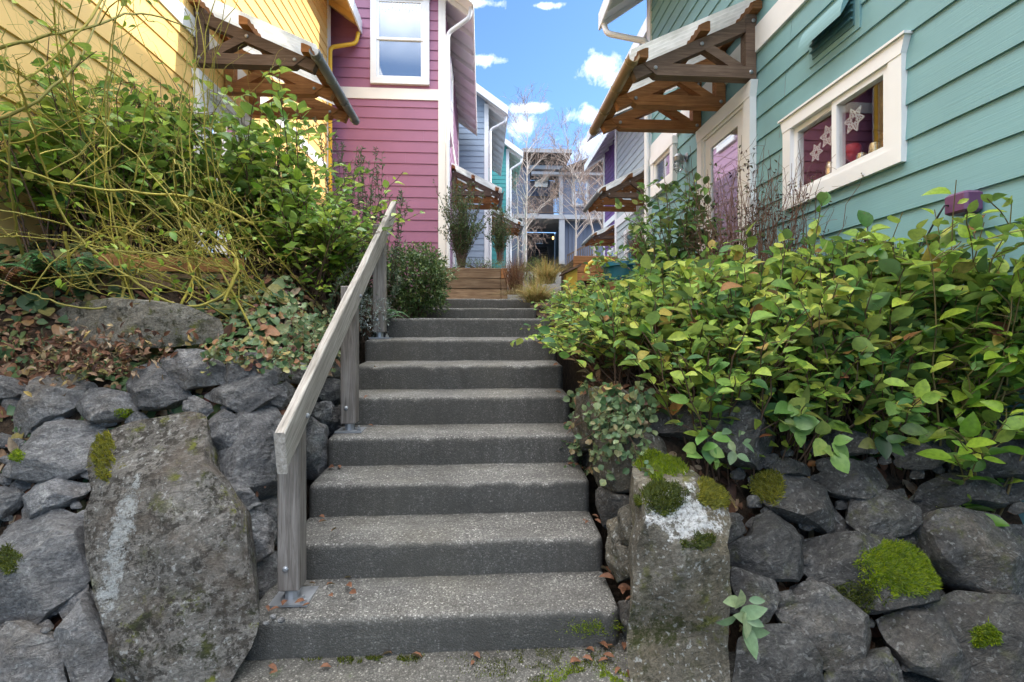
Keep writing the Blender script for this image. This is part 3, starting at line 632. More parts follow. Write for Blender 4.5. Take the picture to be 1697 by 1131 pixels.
for t in (0, .33, .67, 1): m.beam(a.lerp(b, t)-V((0, .03, .03)), d.lerp(c, t)-V((0, .03, .03)), .05, .06)
for t in (0, .25, .5, .75, 1): m.beam(a.lerp(d, t)-V((0, .04, .04)), b.lerp(c, t)-V((0, .04, .04)), .05, .05)
m.build('canopy_frame', BLACK, sk)
m = MB(); zr0, zr1 = fz(356), fz(327); xa, xb_ = fx(874), fx(926)
m.box(xa, xb_, YF-.2, YF-.14, zr1-.06, zr1); m.box(xa, xb_, YF-.2, YF-.14, zr0+.05, zr0+.1)
k = 24
for i in range(k): q = lerp(xa+.03, xb_-.03, i/(k-1)); m.box(q-.022, q+.022, YF-.19, YF-.15, zr0+.1, zr1-.06)
m.build('balcony_railing', CEDARD, fr)
fb('balcony_door', WHITE, 881, 903, 322, 356, 3.45, 3.55)
window(HH, Wfh, fx(947), fx(976), fz(342), fz(297), .12, 'hung', trim=FART)
fb('stair_window', GLASS, 898, 912, 377, 385, 3.7, 3.78); 
m = MB()
for i in range(8): m.box(fx(893), fx(917), YF+1.2+i*.25, YF+1.5+i*.25, FZ+.17*i+.12, FZ+.17*i+.17)
for q in (893, 917): m.beam((fx(q), YF+1.2, FZ+.05), (fx(q), YF+3.2, FZ+1.4), .05, .2)
m.build('metal_stairs', BLACK, fr)
m = MB(); m.lathe((fx(920), YF+.9, fz(392)), [(.03, 0), (.06, .05), (.06, .15), (.02, .2)], 10); lm, nt, bb = mk('lit_porch_lamp', (1, .7, .3)); bb.inputs['Emission Color'].default_value = (1, .6, .2, 1); bb.inputs['Emission Strength'].default_value = 1.2; m.build('porch_lamp', lm, fr)
m = MB()                                                      # boarding of the ground-floor wall
for i in range(7): q = lerp(fx(938), fx(976), i/6); m.box(q-.025, q+.025, YF+.24, YF+.301, fz(438), fz(366))
m.build('batten', NAVY, fr)
t = thing('stair_railing', 'brown wooden stair railing climbing right in front of the slate blue house', 'railing', (fx(960), YF-2.2, FZ-.4))
a = on_y(940, 424, YF-2.2); b = on_y(984, 400, YF-2.2); m = MB(); m.beam(a, b, .07, .1); m.beam(a-V((0, 0, .75)), b-V((0, 0, .75)), .06, .08); m.build('rail', CEDARD, t)
m = MB()
for i in range(13): q = a.lerp(b, i/12); m.box(q.x-.02, q.x+.02, q.y-.02, q.y+.02, q.z-.76, q.z-.04)
m.build('balusters', CEDARD, t)
# grey-brown roof seen over the violet house
G2 = thing('far_house', 'dark shingled house rising behind the violet house at the far right', 'house', (10, 39, 4.2))
m = MB(); a = on_y(966, 275, 37.); b = on_y(1024, 215, 37.); m.hexa([a, b, b+V((0, 5, .0)), a+V((0, 5, 0)), a+V((0, 0, .18)), b+V((0, 0, .18)), b+V((0, 5, .18)), a+V((0, 5, .18))]); m.hexa([b, b+V((3.2, 0, -2.6)), b+V((3.2, 5, -2.6)), b+V((0, 5, 0)), b+V((0, 0, .18)), b+V((3.2, 0, -2.42)), b+V((3.2, 5, -2.42)), b+V((0, 5, .18))]); m.build('roof', SHING, G2)
m = MB(); m.box(a.x+.3, b.x+2.9, 37.4, 41.8, 4.0, a.z-.02); m.add([(a.x+.3, 37.4, a.z+.05), (b.x+2.9, 37.4, a.z+.05), (b.x, 37.4, b.z)], [(0, 1, 2)]); m.build('wall', NAVY, G2)
# ---------------------------------------------------------------- steps
XS0, XS1 = -.88, .555
YN = [1.92, 2.20, 2.49, 2.78, 3.07, 3.36, 3.65, 3.94]; ZN = [-1.104, -.93, -.752, -.575, -.383, -.2, -.024, .148]
def step_mesh(x0, x1, yn, zn, yback, zback, zbot, seed):
    m = MB(); r = .022; ny = 9
    prof = [(yn+.004, zbot), (yn+.002, zbot+(zn-zbot)*.35), (yn, zbot+(zn-zbot)*.7), (yn, zn-r*1.3)]
    for j in range(1, 6): t = j/6*math.pi/2; prof.append((yn+r*(1-math.cos(t)), zn-r*1.3+r*1.3*math.sin(t)))
    for j in range(ny+1): t = j/ny; prof.append((lerp(yn+r*1.2, yback, t), lerp(zn, zback, t)))
    prof += [(yback, zbot)]
    k = len(prof); nx = 70; vs = []
    for i in range(nx+1):
        x = lerp(x0, x1, i/nx); e = min(i, nx-i)/nx*(x1-x0)
        for y, z in prof:
            n1 = noise.noise(V((x*5, y*5+seed*9, z*5)))*.004+noise.noise(V((x*28, y*28, z*28+seed)))*.0022
            if y < yn+.05 and z > zn-.05 and noise.noise(V((x*11, seed*7.7, 1))) > .30: n1 -= .010*cl((noise.noise(V((x*11, seed*7.7, 1)))-.30)*6)*(1 if z > zn-.03 else .4)
            ed = .02*max(0, 1-e/.03)**2
            vs.append((x, y+n1*1.0+(ed if y < yn+.05 else 0), z+n1*.9-(ed*.6 if z > zn-.05 else 0)))
    fs = [(i*k+j, i*k+(j+1) % k, i*k+k+(j+1) % k, i*k+k+j) for i in range(nx) for j in range(k)]
    fs = [f[::-1] for f in fs]
    fs += [tuple(range(k)), tuple(nx*k+j for j in range(k-1, -1, -1))]
    m.add(vs, fs); return m
st = thing('concrete_stairs', 'flight of eight exposed-aggregate concrete steps between the rock walls', 'stairs', ((XS0+XS1)/2, 1.92, GZ))
for i in range(8):
    yb = YN[i+1]+.06 if i < 7 else 5.55; zb = ZN[i]+.024
    if i == 7: zb = ZN[i]+.02
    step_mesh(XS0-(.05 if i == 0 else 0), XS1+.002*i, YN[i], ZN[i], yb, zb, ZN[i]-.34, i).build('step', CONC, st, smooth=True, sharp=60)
s2 = thing('upper_stairs', 'short upper pair of concrete steps just below the timber planter', 'stairs', (-.1, 5.4, .16))
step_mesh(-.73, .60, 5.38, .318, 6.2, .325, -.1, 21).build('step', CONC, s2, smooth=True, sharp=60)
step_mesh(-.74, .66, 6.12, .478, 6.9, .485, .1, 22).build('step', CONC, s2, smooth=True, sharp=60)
# ---------------------------------------------------------------- handrail
XH = -.797
hr = thing('handrail', 'weathered grey wooden handrail on three posts along the left of the steps', 'handrail', (XH, 2.9, GZ))
for yp, zf, zt in ((2.075, -1.092, -.36), (2.955, -.563, .30), (3.80, -.012, .86)):
    m = MB(); h = .044; m.bev(XH-h, XH+h, yp-h, yp+h, zf+.045, zt, .005); po = m.build('post', POSTW, hr)
    m = MB(); m.box(XH-.07, XH+.085, yp-.07, yp+.075, zf-.004, zf+.005); m.tube([(XH, yp, zf), (XH, yp, zf+.05)], .028, 10); m.build('base_plate', STEEL, po)
    m = MB(); m.lathe((XH-.01, yp-h, zf+.14), [(.012, 0), (.012, .006), (.006, .010)], 8, V((0, -1, 0)))
    m.lathe((XH+.065, yp-.05, zf+.004), [(.014, 0), (.014, .016), (.007, .017), (.007, .03)], 6); m.build('bolt', STEEL, po)
m = MB(); nx = 70; vs = []; RX0, RX1 = -.778, -.738; Yl, Yu, Zl, Zu, hh = 1.85, 4.16, -.36, 1.15, .162
def rtopz(y): return lerp(Zl, Zu, (y-Yl)/(Yu-Yl))
sec = [(RX0+.003, 0), (RX1-.004, 0), (RX1, -.006), (RX1+.001, -.09), (RX1, -hh+.006), (RX1-.004, -hh), (RX0+.003, -hh), (RX0, -hh+.006), (RX0, -.006)]
for i in range(nx+1):
    t = i/nx; y = lerp(Yl, Yu, t); z = rtopz(y)+noise.noise(V((t*7, 1, 2)))*.005
    for x, dz in sec:
        sk_ = (.03 if i == 0 else -.02 if i == nx else 0)*(-dz/hh)
        j_ = noise.noise(V((t*55, x*90, dz*60)))*.002+noise.noise(V((t*8, x*90, dz*9)))*.002
        vs.append((x+j_, y+sk_, z+dz+j_))
k = len(sec); m.add(vs, [(i*k+j, i*k+(j+1) % k, i*k+k+(j+1) % k, i*k+k+j) for i in range(nx) for j in range(k)]+[tuple(range(k-1, -1, -1)), tuple(nx*k+j for j in range(k))])
m.build('rail', RAILW, hr, smooth=True, sharp=25)
m = MB()
for yp, dz in ((2.075, 0), (2.955, 0), (3.8, 0)):
    z = rtopz(yp)-.12; m.lathe((RX1, yp, z), [(.012, 0), (.012, .006), (.006, .012)], 8, V((1, 0, 0)))
m.build('bolt', STEEL, hr)
# ---------------------------------------------------------------- ground, banks
def grid(name, x0, x1, y0, y1, nx, ny, fz_, m_, kind='structure', label=None):
    m = MB(); vs = []
    for j in range(ny+1):
        for i in range(nx+1):
            x = lerp(x0, x1, i/nx); y = lerp(y0, y1, j/ny); vs.append((x, y, fz_(x, y)))
    m.add(vs, [(j*(nx+1)+i, j*(nx+1)+i+1, (j+1)*(nx+1)+i+1, (j+1)*(nx+1)+i) for j in range(ny) for i in range(nx)])
    o = m.build(name, m_, smooth=True); o['kind'] = kind; return o
def pvz(x, y): return GZ+noise.noise(V((x*4, y*4, 0)))*.006+noise.noise(V((x*25, y*25, 5)))*.002
grid('pavement', -3.2, 3.2, -.6, 2.0, 160, 70, pvz, PAVE)
m = MB(); m.add([(-400, -400, GZ-.03), (400, -400, GZ-.03), (400, 400, GZ-.03), (-400, 400, GZ-.03)], [(0, 1, 2, 3)]); m.build('ground', SOIL)['kind'] = 'structure'
LP = [(1.40, -1.5), (1.83, -1.36), (2.41, -.26), (2.75, -.12), (3.0, .10), (3.3, .34), (3.8, .49), (4.6, .52), (7, .56), (9, .62)]
RP = [(1.40, -1.5), (1.80, -1.36), (2.25, -.42), (2.5, -.30), (3.2, -.14), (4.2, .04), (5.5, .28), (6.5, .47), (7, .52), (9, .8)]
def lz(x, y):
    z = table(y, LP)+fbm(V((x, y, 0)), 1.6)*.05+noise.noise(V((x*7, y*7, 3)))*.018
    z += .36*sst(-1.75, -2.4, x)*sst(2.3, 2.72, y)*(1-.75*sst(2.9, 3.5, y)) if x < -1.75 else 0
    if x > -1.35 and y > 2.5: z = lerp(z, min(z, table(y, [(2.4, -.35), (3., -.22), (3.5, .02), (4.0, .2), (5, .3), (7, .5)])), sst(-1.35, -1.0, x))
    return z
def rz(x, y): return table(y, RP)+fbm(V((x, y, 4)), 1.6)*.04+noise.noise(V((x*7, y*7, 3)))*.015
grid('left_bank', -8, -1.03, 1.3, 9.0, 150, 150, lz, SOIL)
grid('right_bank', .70, 2.44, 1.3, 9.0, 50, 150, rz, SOIL)
grid('left_bank_side', -1.035, -1.01, 2.15, 9.0, 1, 120, lambda x, y: lz(-1.03, y) if x < -1.02 else -1.4, SOIL)
grid('right_bank_side', .68, .705, 1.8, 9.0, 1, 120, lambda x, y: rz(.70, y) if x > .69 else -1.4, SOIL)
grid('right_bank', .60, .74, 5.0, 9, 4, 60, lambda x, y: rz(x, y)-.02, SOIL)
grid('right_verge', 2.44, 8, -1, 1.9, 4, 4, lambda x, y: GZ-.01, SOIL)
def cz(x, y): return .47+max(0, y-6.9)*.155+noise.noise(V((x*2, y*2, 0)))*.02
grid('court_path', -.95, 6, 6.7, 32, 40, 120, cz, PAVE)
grid('court_ground', -20, 26, 8.8, 60, 60, 60, lambda x, y: .40+max(0, y-6.9)*.155-.05, SOIL)
# ---------------------------------------------------------------- rocks
def dfl(py): return lerp(2.26, 1.64, cl((py-600)/520))
def depL(px, py):
    d = dfl(py)
    return max(d, 800*.955/(800-px)) if px < 700 else d
def depR(px, py):
    d = lerp(2.24, 1.64, cl((py-670)/460))
    return max(d, 800*.60/(px-800)) if px > 900 else d
def rock(poly, label, dep, mat, bulge=.3, N_=90, rings=22, seed=0, face=5, push=0., group=None, thick=.5, grow=1.07, name='rock', cat='rock', amp=1., pth=4.):
    rr = random.Random(seed*31+5)
    P = [at(x, y, dep(x, y)-push) for x, y in poly]; c = sum(P, V())/len(P)
    n = V()
    for a, b in zip(P, P[1:]+P[:1]): n += (a-c).cross(b-c)
    n.normalize()
    if n.dot(c) > 0: n = -n
    u = n.orthogonal().normalized() if abs(n.z) > .95 else V((0, 0, 1)).cross(n).normalized(); v = n.cross(u)
    Q = [((p-c).dot(u), (p-c).dot(v)) for p in P]
    rad = []
    for k in range(N_):
        t = 2*math.pi*k/N_; dx, dy = math.cos(t), math.sin(t); best = .01
        for (x1, y1), (x2, y2) in zip(Q, Q[1:]+Q[:1]):
            ex, ey = x2-x1, y2-y1; den = dx*ey-dy*ex
            if abs(den) < 1e-9: continue
            s = (x1*ey-y1*ex)/den; w = (x1*dy-y1*dx)/den
            if s > 0 and -1e-6 <= w <= 1+1e-6: best = max(best, s)
        rad.append(best*grow)
    rad = [.88*rad[k]+.06*rad[k-1]+.06*rad[(k+1) % N_] for k in range(N_)]
    S = sum(rad)/N_; B = S*bulge*2; T = min(S*2*thick, .3)
    K = []
    for _ in range(2): K.append((rr.uniform(-.5, .5), rr.uniform(-.5, .5), rr.uniform(.72, .98)))
    q0 = rr.uniform(0, 6.28)
    for k in range(face):
        q = q0+6.283*k/face+rr.uniform(-.45, .45); s_ = rr.uniform(.9, 3.0); K.append((s_*math.cos(q), s_*math.sin(q), s_*rr.uniform(.72, 1.12)))
    def dome(x, y): X, Y = x/S, y/S; return B*min(jj-(kx*X+ky*Y) for kx, ky, jj in K)
    vs = []; fs = []
    def put(x, y, h, k):
        p = c+u*x+v*y+n*h
        q = p*1.0+V((seed*3.1, 0, 0)); a = S*.10*amp
        p += n*(fbm(q, 2.2/S*.5, 4)*a+noise.noise(q*24)*.006*amp+noise.noise(q*55)*.0028)+u*(noise.noise(q*(1.6/S))*a*.5)+v*(noise.noise(q*(1.6/S)+V((5, 5, 5)))*a*.5)
        rdg = abs(noise.noise(q*(1.5/S)+V((2, 8, 1)))); p += n*(S*.06*amp*(.5-rdg)*2*k)
        vs.append(p)
    put(0, 0, dome(0, 0), 1)
    for i in range(1, rings+1):
        t = (i/rings)**.85
        for k in range(N_):
            th = 2*math.pi*k/N_; r = rad[k]*t; x, y = r*math.cos(th), r*math.sin(th); h = min(dome(x, y), 1.5*B*(1-t**9)**.5) if t < 1 else min(0, dome(x, y))
            h = max(h, -.75*B)
            if t > .97: h = min(h, 0)
            put(x, y, h, 1-t*t)
    for i in range(1, 5):
        t = 1-i/5
        for k in range(N_):
            th = 2*math.pi*k/N_; r = rad[k]*(t**.6 if t else 0); put(r*math.cos(th), r*math.sin(th), -T*(1-t**2)**.6, .3)
    put(0, 0, -T, .3)
    for k in range(N_): fs.append((0, 1+k, 1+(k+1) % N_))
    tot = rings+4
    for i in range(tot-1):
        for k in range(N_): a = 1+i*N_+k; b = 1+i*N_+(k+1) % N_; fs.append((a, a+N_, b+N_, b))
    L = 1+tot*N_
    for k in range(N_): fs.append((L, 1+(tot-1)*N_+(k+1) % N_, 1+(tot-1)*N_+k))
    m = MB(); m.add(vs, fs); o = m.build(name, mat, loc=c, smooth=True, sharp=28); tag(o, label, cat, group); 
    return o
GL = 'dry-stacked rocks of the left wall'; GR = 'dry-stacked rocks of the right wall'
LR = [
 ([(0,624),(25,628),(49,645),(25,656),(-12,660),(-15,628)], 'thin flat grey rock at the left edge under the dead leaves'),
 ([(55,620),(100,616),(136,633),(127,662),(98,685),(51,707),(25,722),(11,711),(25,685),(51,668),(57,643)], 'slanting blue-grey rock below the red dead leaves at upper left'),
 ([(127,658),(170,643),(208,652),(221,673),(195,694),(161,700),(136,692),(127,673)], 'low grey rock resting on the top left of the tall boulder'),
 ([(208,609),(246,596),(272,613),(293,635),(306,649),(293,662),(276,673),(238,677),(216,668),(208,643)], 'pointed blue-grey rock behind the top of the tall boulder'),
 ([(257,592),(297,584),(339,582),(369,605),(373,630),(339,637),(305,643),(280,630),(265,609)], 'flat-topped violet-grey rock with creeper on it, top of the left wall'),
 ([(373,601),(403,590),(418,601),(426,622),(403,632),(378,637),(371,620)], 'small squarish grey rock at the top of the left wall'),
 ([(331,652),(373,639),(429,621),(445,635),(455,652),(433,669),(403,686),(373,673),(348,662)], 'wedge-shaped brownish rock under the small squarish one'),
 ([(8,770),(34,753),(55,719),(106,700),(148,698),(165,715),(150,753),(144,775),(106,792),(51,796),(13,789)], 'rounded grey rock left of the tall boulder, moss tuft on its left end'),
 ([(24,842),(60,800),(100,796),(136,800),(138,812),(100,836),(68,850),(40,861),(26,859)], 'wedge of blue-grey rock midway down, left of the lichen streak'),
 ([(-15,804),(24,810),(38,818),(24,836),(0,857),(-15,857)], 'small rock cut by the left edge, halfway down the wall'),
 ([(-15,883),(48,859),(96,847),(128,859),(140,903),(140,955),(100,991),(48,1027),(-15,1037)], 'big rusty-stained rock at the left edge with moss on its top corner'),
 ([(80,1007),(112,975),(136,967),(144,999),(159,1023),(165,1063),(167,1111),(152,1135),(124,1150),(100,1063)], 'upright narrow dark rock at the foot of the tall boulder'),
 ([(-15,1039),(40,1031),(64,1047),(94,1063),(92,1150),(-15,1150)], 'blue-grey rock in the bottom left corner'),
 ([(308,658),(318,654),(348,669),(350,679),(336,690),(318,682)], 'small angular rock wedged behind the peak of the tall boulder'),
 ([(339,711),(352,685),(369,677),(390,690),(399,715),(382,745),(365,753),(344,736)], 'round-faced grey rock at the right shoulder of the tall boulder'),
 ([(390,694),(424,677),(458,673),(471,685),(477,707),(473,762),(475,804),(450,838),(429,830),(407,804),(382,775),(380,749),(399,719)], 'large blocky blue-grey rock left of the lowest handrail post'),
 ([(363,779),(378,772),(407,800),(431,834),(407,840),(382,830),(369,804)], 'small grey rock under the large blocky rock'),
 ([(419,843),(435,853),(451,903),(443,935),(427,939),(421,903),(415,867)], 'narrow grey rock touching the right flank of the tall boulder'),
 ([(435,839),(474,814),(478,871),(459,903),(451,895)], 'triangular grey rock half behind the lowest handrail post'),
 ([(427,943),(451,915),(474,925),(478,959),(451,990),(433,993)], 'lowest grey rock beside the base of the first handrail post'),
 ([(399,584),(441,586),(450,600),(430,613),(407,603)], 'small dark rock under the creeper at the top of the left wall'),
 ([(433,611),(458,605),(475,622),(458,637),(437,630)], 'little dark rock in the second row, below the creeper'),
 ([(475,609),(509,600),(518,616),(498,637),(475,630)], 'pale brown rock behind the handrail, top row'),
 ([(450,643),(479,633),(490,656),(475,687),(458,669)], 'dark upright rock just left of the sloping rail'),
 ([(482,652),(520,632),(516,672),(490,700)], 'brown rock seen behind the sloping rail'),
 ([(535,643),(551,628),(570,633),(575,668),(547,672)], 'grey rock left of the middle handrail post, upper one'),
 ([(528,668),(545,666),(551,692),(537,704),(526,690)], 'small dark triangular rock left of the middle handrail post'),
 ([(547,673),(575,671),(572,702),(551,721),(537,711)], 'grey rock behind the base of the middle handrail post'),
 ([(520,694),(536,713),(543,770),(526,795),(510,745)], 'tall thin grey rock between rail and fourth step'),
 ([(548,612),(570,588),(590,600),(580,628),(553,624)], 'grey rock behind the middle post near its top'),
]
for i, (p, lb) in enumerate(LR): rock(p, lb, depL, ROCKL, seed=i+1, group=GL, bulge=.27 if p[0][0] < 430 else .18, grow=1.08)
TB = rock([(140,732),(157,711),(204,690),(297,666),(329,673),(339,711),(348,762),(373,787),(409,838),(415,847),(423,919),(431,979),(429,1039),(415,1079),(391,1115),(360,1170),(171,1170),(160,1071),(148,999),(136,927),(138,847),(148,812),(140,760)],
 'tall grey boulder with lichen streak and moss, left foot of the steps', lambda x, y: lerp(2.04, 1.66, cl((y-670)/400))+.10*sst(360, 440, x), BOULL, seed=77, N_=120, rings=34, face=6, bulge=.12, push=.0, grow=.97, name='boulder', cat='boulder', thick=.4, amp=.5, pth=5.)
SL = rock([(72,552),(85,520),(120,505),(200,496),(290,505),(350,530),(356,552),(330,568),(240,575),(150,580),(95,570)], 'long flat mossy slab lying on the left bank', lambda x, y: 2.47, SLAB, seed=91, N_=90, rings=20, bulge=.08, name='boulder', cat='boulder', thick=.5, amp=.7)
RRK = [
 ([(1090,684),(1137,668),(1240,664),(1277,689),(1286,713),(1279,760),(1259,774),(1212,764),(1174,745),(1141,720),(1094,710)], 'broad brown-faced rock under the shrubs, above the moss'),
 ([(1251,789),(1276,781),(1318,785),(1367,814),(1405,852),(1424,883),(1397,889),(1363,872),(1318,858),(1276,839),(1263,818)], 'long rock sloping down to the right beside the golden moss'),
 ([(1205,906),(1243,889),(1255,856),(1280,850),(1313,873),(1324,906),(1336,947),(1318,962),(1280,960),(1238,952),(1213,931)], 'angular blue-black rock right of the mossy boulder'),
 ([(1213,939),(1243,952),(1280,964),(1290,989),(1276,1027),(1255,1037),(1234,1018),(1218,977)], 'grey-brown rock directly under the angular blue-black one'),
 ([(1205,868),(1230,862),(1238,881),(1209,900),(1201,885)], 'tiny dark rock wedged at the upper right of the mossy boulder'),
 ([(1326,902),(1347,887),(1413,891),(1447,893),(1497,906),(1534,931),(1567,968),(1580,977),(1555,993),(1488,1006),(1447,1016),(1413,1002),(1380,977),(1351,947)], 'long brown rock carrying the big bright green moss cushion'),
 ([(1413,827),(1447,816),(1509,806),(1522,839),(1524,856),(1501,885),(1467,891),(1430,883),(1411,860)], 'blocky dark rock above the big green moss cushion'),
 ([(1357,789),(1397,764),(1447,768),(1482,797),(1467,812),(1426,829),(1388,820),(1359,804)], 'flat dark rock under the hanging leaves, above the blocky one'),
 ([(1336,735),(1376,714),(1472,727),(1484,743),(1413,754),(1355,747)], 'thin long dark rock in the shade of the leaves'),
 ([(1486,743),(1538,725),(1567,735),(1570,760),(1547,777),(1509,774)], 'dark rock in the top row beside the broad slab on the right'),
 ([(1551,706),(1580,690),(1651,700),(1765,722),(1765,787),(1638,787),(1592,770),(1565,737)], 'broad dark slab at the top right edge of the wall'),
 ([(1524,827),(1542,802),(1572,785),(1630,787),(1765,806),(1692,829),(1659,841),(1597,831),(1576,850),(1534,850)], 'long dark slab second from the top at the right edge'),
 ([(1520,877),(1534,854),(1580,852),(1638,856),(1765,864),(1765,1018),(1659,991),(1597,966),(1547,929),(1532,895)], 'largest brown rock at the right edge, under two dark slabs'),
 ([(1292,1006),(1338,964),(1372,975),(1413,1010),(1453,1060),(1438,1083),(1388,1116),(1357,1083),(1316,1047),(1297,1027)], 'dark squarish rock down and left of the long mossy rock'),
 ([(1465,1027),(1505,1010),(1538,1014),(1563,1035),(1592,1077),(1620,1115),(1597,1140),(1513,1104),(1478,1060)], 'dark rock below the point of the green moss cushion'),
 ([(1534,1006),(1588,985),(1638,993),(1765,1018),(1765,1150),(1622,1150),(1588,1068)], 'brown rock in the bottom right corner with a small moss tuft'),
 ([(1228,1060),(1255,1041),(1301,1037),(1330,1064),(1357,1102),(1378,1150),(1226,1150)], 'dark rock at the bottom, just right of the mossy boulder foot'),
 ([(1386,1116),(1447,1079),(1463,1072),(1497,1097),(1515,1150),(1378,1150)], 'low dark rock at the bottom between two larger ones'),
 ([(982,830),(1000,809),(1026,825),(1026,849),(1007,874),(989,863)], 'smooth dark rock beside the third step on the right'),
 ([(1026,849),(1040,837),(1059,863),(1054,900),(1029,907),(1024,877)], 'pale lichened rock against the left flank of the mossy boulder'),
 ([(1008,886),(1024,853),(1031,905),(1050,910),(1049,947),(1024,963),(1017,924)], 'grey lichened rock beside the second step on the right'),
 ([(1031,1022),(1038,997),(1054,992),(1056,1032),(1047,1071),(1029,1067)], 'small dark rock at the right end of the lowest step'),
 ([(942,680),(986,645),(1008,652),(1016,694),(977,743),(960,747)], 'brown rock under the creeper at the right end of the fifth step'),
 ([(963,760),(1012,700),(1062,718),(1068,755),(1045,802),(1010,817),(983,802)], 'creeper-covered rock above the third step on the right'),
 ([(1285,983),(1322,976),(1327,1000),(1298,1014)], 'small dark rock filling the gap under the angular blue-black one'),
 ([(1275,769),(1301,758),(1345,774),(1345,788),(1299,785)], 'little dark rock under the broad brown-faced one'),
]
RO = {}
for i, (p, lb) in enumerate(RRK): RO[i] = rock(p, lb, depR, ROCKR if i not in (0, 5, 19, 20, 22, 23) else BOULR if i in (19, 20, 22, 23) else ROCKR, seed=i+101, group=GR, bulge=.27 if p[0][0] > 1070 else .16, grow=1.08)
MBO = rock([(1054,778),(1071,755),(1090,740),(1127,762),(1165,797),(1204,818),(1209,863),(1195,905),(1212,976),(1218,1037),(1230,1170),(1061,1170),(1050,1069),(1052,976),(1048,905),(1055,863),(1050,811)],
 'upright brown boulder topped with moss, right foot of the steps', lambda x, y: lerp(1.98, 1.60, cl((y-740)/400)), BOULR, seed=55, N_=110, rings=30, face=6, bulge=.2, grow=1.03, name='boulder', cat='boulder', thick=.5, amp=.6, pth=4.)
rr_ = random.Random(12)
for j, (y0_, nn_) in enumerate(((650, 3), (745, 3), (850, 4), (960, 3), (1070, 3))):          # the wall goes on past the frame
    for i in range(nn_):
        cx_ = -75-i*118-(j % 2)*40; w_, h_ = rr_.uniform(56, 74), rr_.uniform(46, 62); P = [(cx_+w_*math.cos(t)*rr_.uniform(.85, 1.12), y0_+h_*math.sin(t)*rr_.uniform(.85, 1.1)) for t in [6.283*k/8 for k in range(8)]]
        rock(P, 'grey rock of the stacked wall continuing past the left end of the picture', depL, ROCKL, seed=300+j*9+i, group='rocks past the left end of the wall', N_=48, rings=12, bulge=.27)
# small chinking stones in the gaps
def inpoly(x, y, P, g=1.0):
    cx = sum(p[0] for p in P)/len(P); cy = sum(p[1] for p in P)/len(P); w = False
    for (x1, y1), (x2, y2) in zip(P, P[1:]+P[:1]):
        x1, x2, y1, y2 = cx+(x1-cx)*g, cx+(x2-cx)*g, cy+(y1-cy)*g, cy+(y2-cy)*g
        if (y1 > y) != (y2 > y) and x < (x2-x1)*(y-y1)/(y2-y1)+x1: w = not w
    return w
TBP = [(150,725),(300,666),(335,680),(415,847),(431,979),(400,1140),(165,1140),(136,927)]; MBP = [(1054,778),(1090,740),(1204,818),(1218,1037),(1230,1140),(1061,1140),(1050,905)]
def chink(polys, big, box, dep, mat, n, label, group, seed):
    r = random.Random(seed); got = []
    for _ in range(6000):
        if len(got) >= n: break
        x, y = r.uniform(box[0], box[1]), r.uniform(box[2], box[3])
        if any(inpoly(x, y, p, .98) for p in polys) or inpoly(x, y, big, .97) or any(math.hypot(x-a, y-b_) < 26 for a, b_ in got): continue
        got.append((x, y)); k = r.uniform(9, 17); P = []
        for i in range(7): q = 6.28*i/7+r.uniform(-.3, .3); P.append((x+k*math.cos(q)*r.uniform(.8, 1.3), y+k*math.sin(q)*r.uniform(.6, .95)))
        rock(P, label, lambda u, v: dep(u, v)+.035, mat, seed=seed*100+len(got), group=group, bulge=.3, N_=28, rings=8, name='chinking_stone', cat='stone', amp=.7)
chink([p for p, _ in LR], TBP, (0, 480, 640, 1110), depL, ROCKL, 34, 'small stone wedged in a gap between the larger rocks of the left wall', 'chinking stones of the left wall', 7)
chink([p for p, _ in RRK], MBP, (1210, 1690, 740, 1110), depR, ROCKR, 40, 'small dark stone wedged in a gap between the larger rocks of the right wall', 'chinking stones of the right wall', 8)
# pebbles and fill in the gaps
rp = random.Random(3)
def pebble(px, py, d, r, label):
    c = at(px, py, d); m = MB(); k = []
    n1, n2 = 9, 6
    vs = []
    for i in range(n2+1):
        for j in range(n1):
            t = math.pi*i/n2; q = 2*math.pi*j/n1; p = V((math.sin(t)*math.cos(q), .7*math.sin(t)*math.sin(q), .6*math.cos(t))); vs.append(c+p*r*(1+.2*noise.noise(p*2+c*9)))
    m.add(vs, [(i*n1+j, (i+1)*n1+j, (i+1)*n1+(j+1) % n1, i*n1+(j+1) % n1) for i in range(n2) for j in range(n1)])
    tag(m.build('pebble', ROCKL, smooth=True), label, 'pebble')
pebble(75, 1045, 1.72, .018, 'pale egg-shaped pebble above the bottom left rock')
for px, py, r, lb in ((453, 1022, .014, 'pale blue pebble beside the base plate, farther from the step edge'), (466, 1028, .016, 'pale blue pebble at the left front of the lowest step'), (441, 1033, .012, 'yellowish pebble at the left corner of the lowest step')):
    p = on_z(px, py, -1.085); c = at(px, py, p.dot(CF)); pebble(px, py, p.dot(CF), r, lb)

def hit(px, py, f=None):
    f = f or lz; d = 1.9
    while d < 9:
        p = at(px, py, d)
        if p.z < f(p.x, p.y): return p
        d += .02
    return at(px, py, 4.)
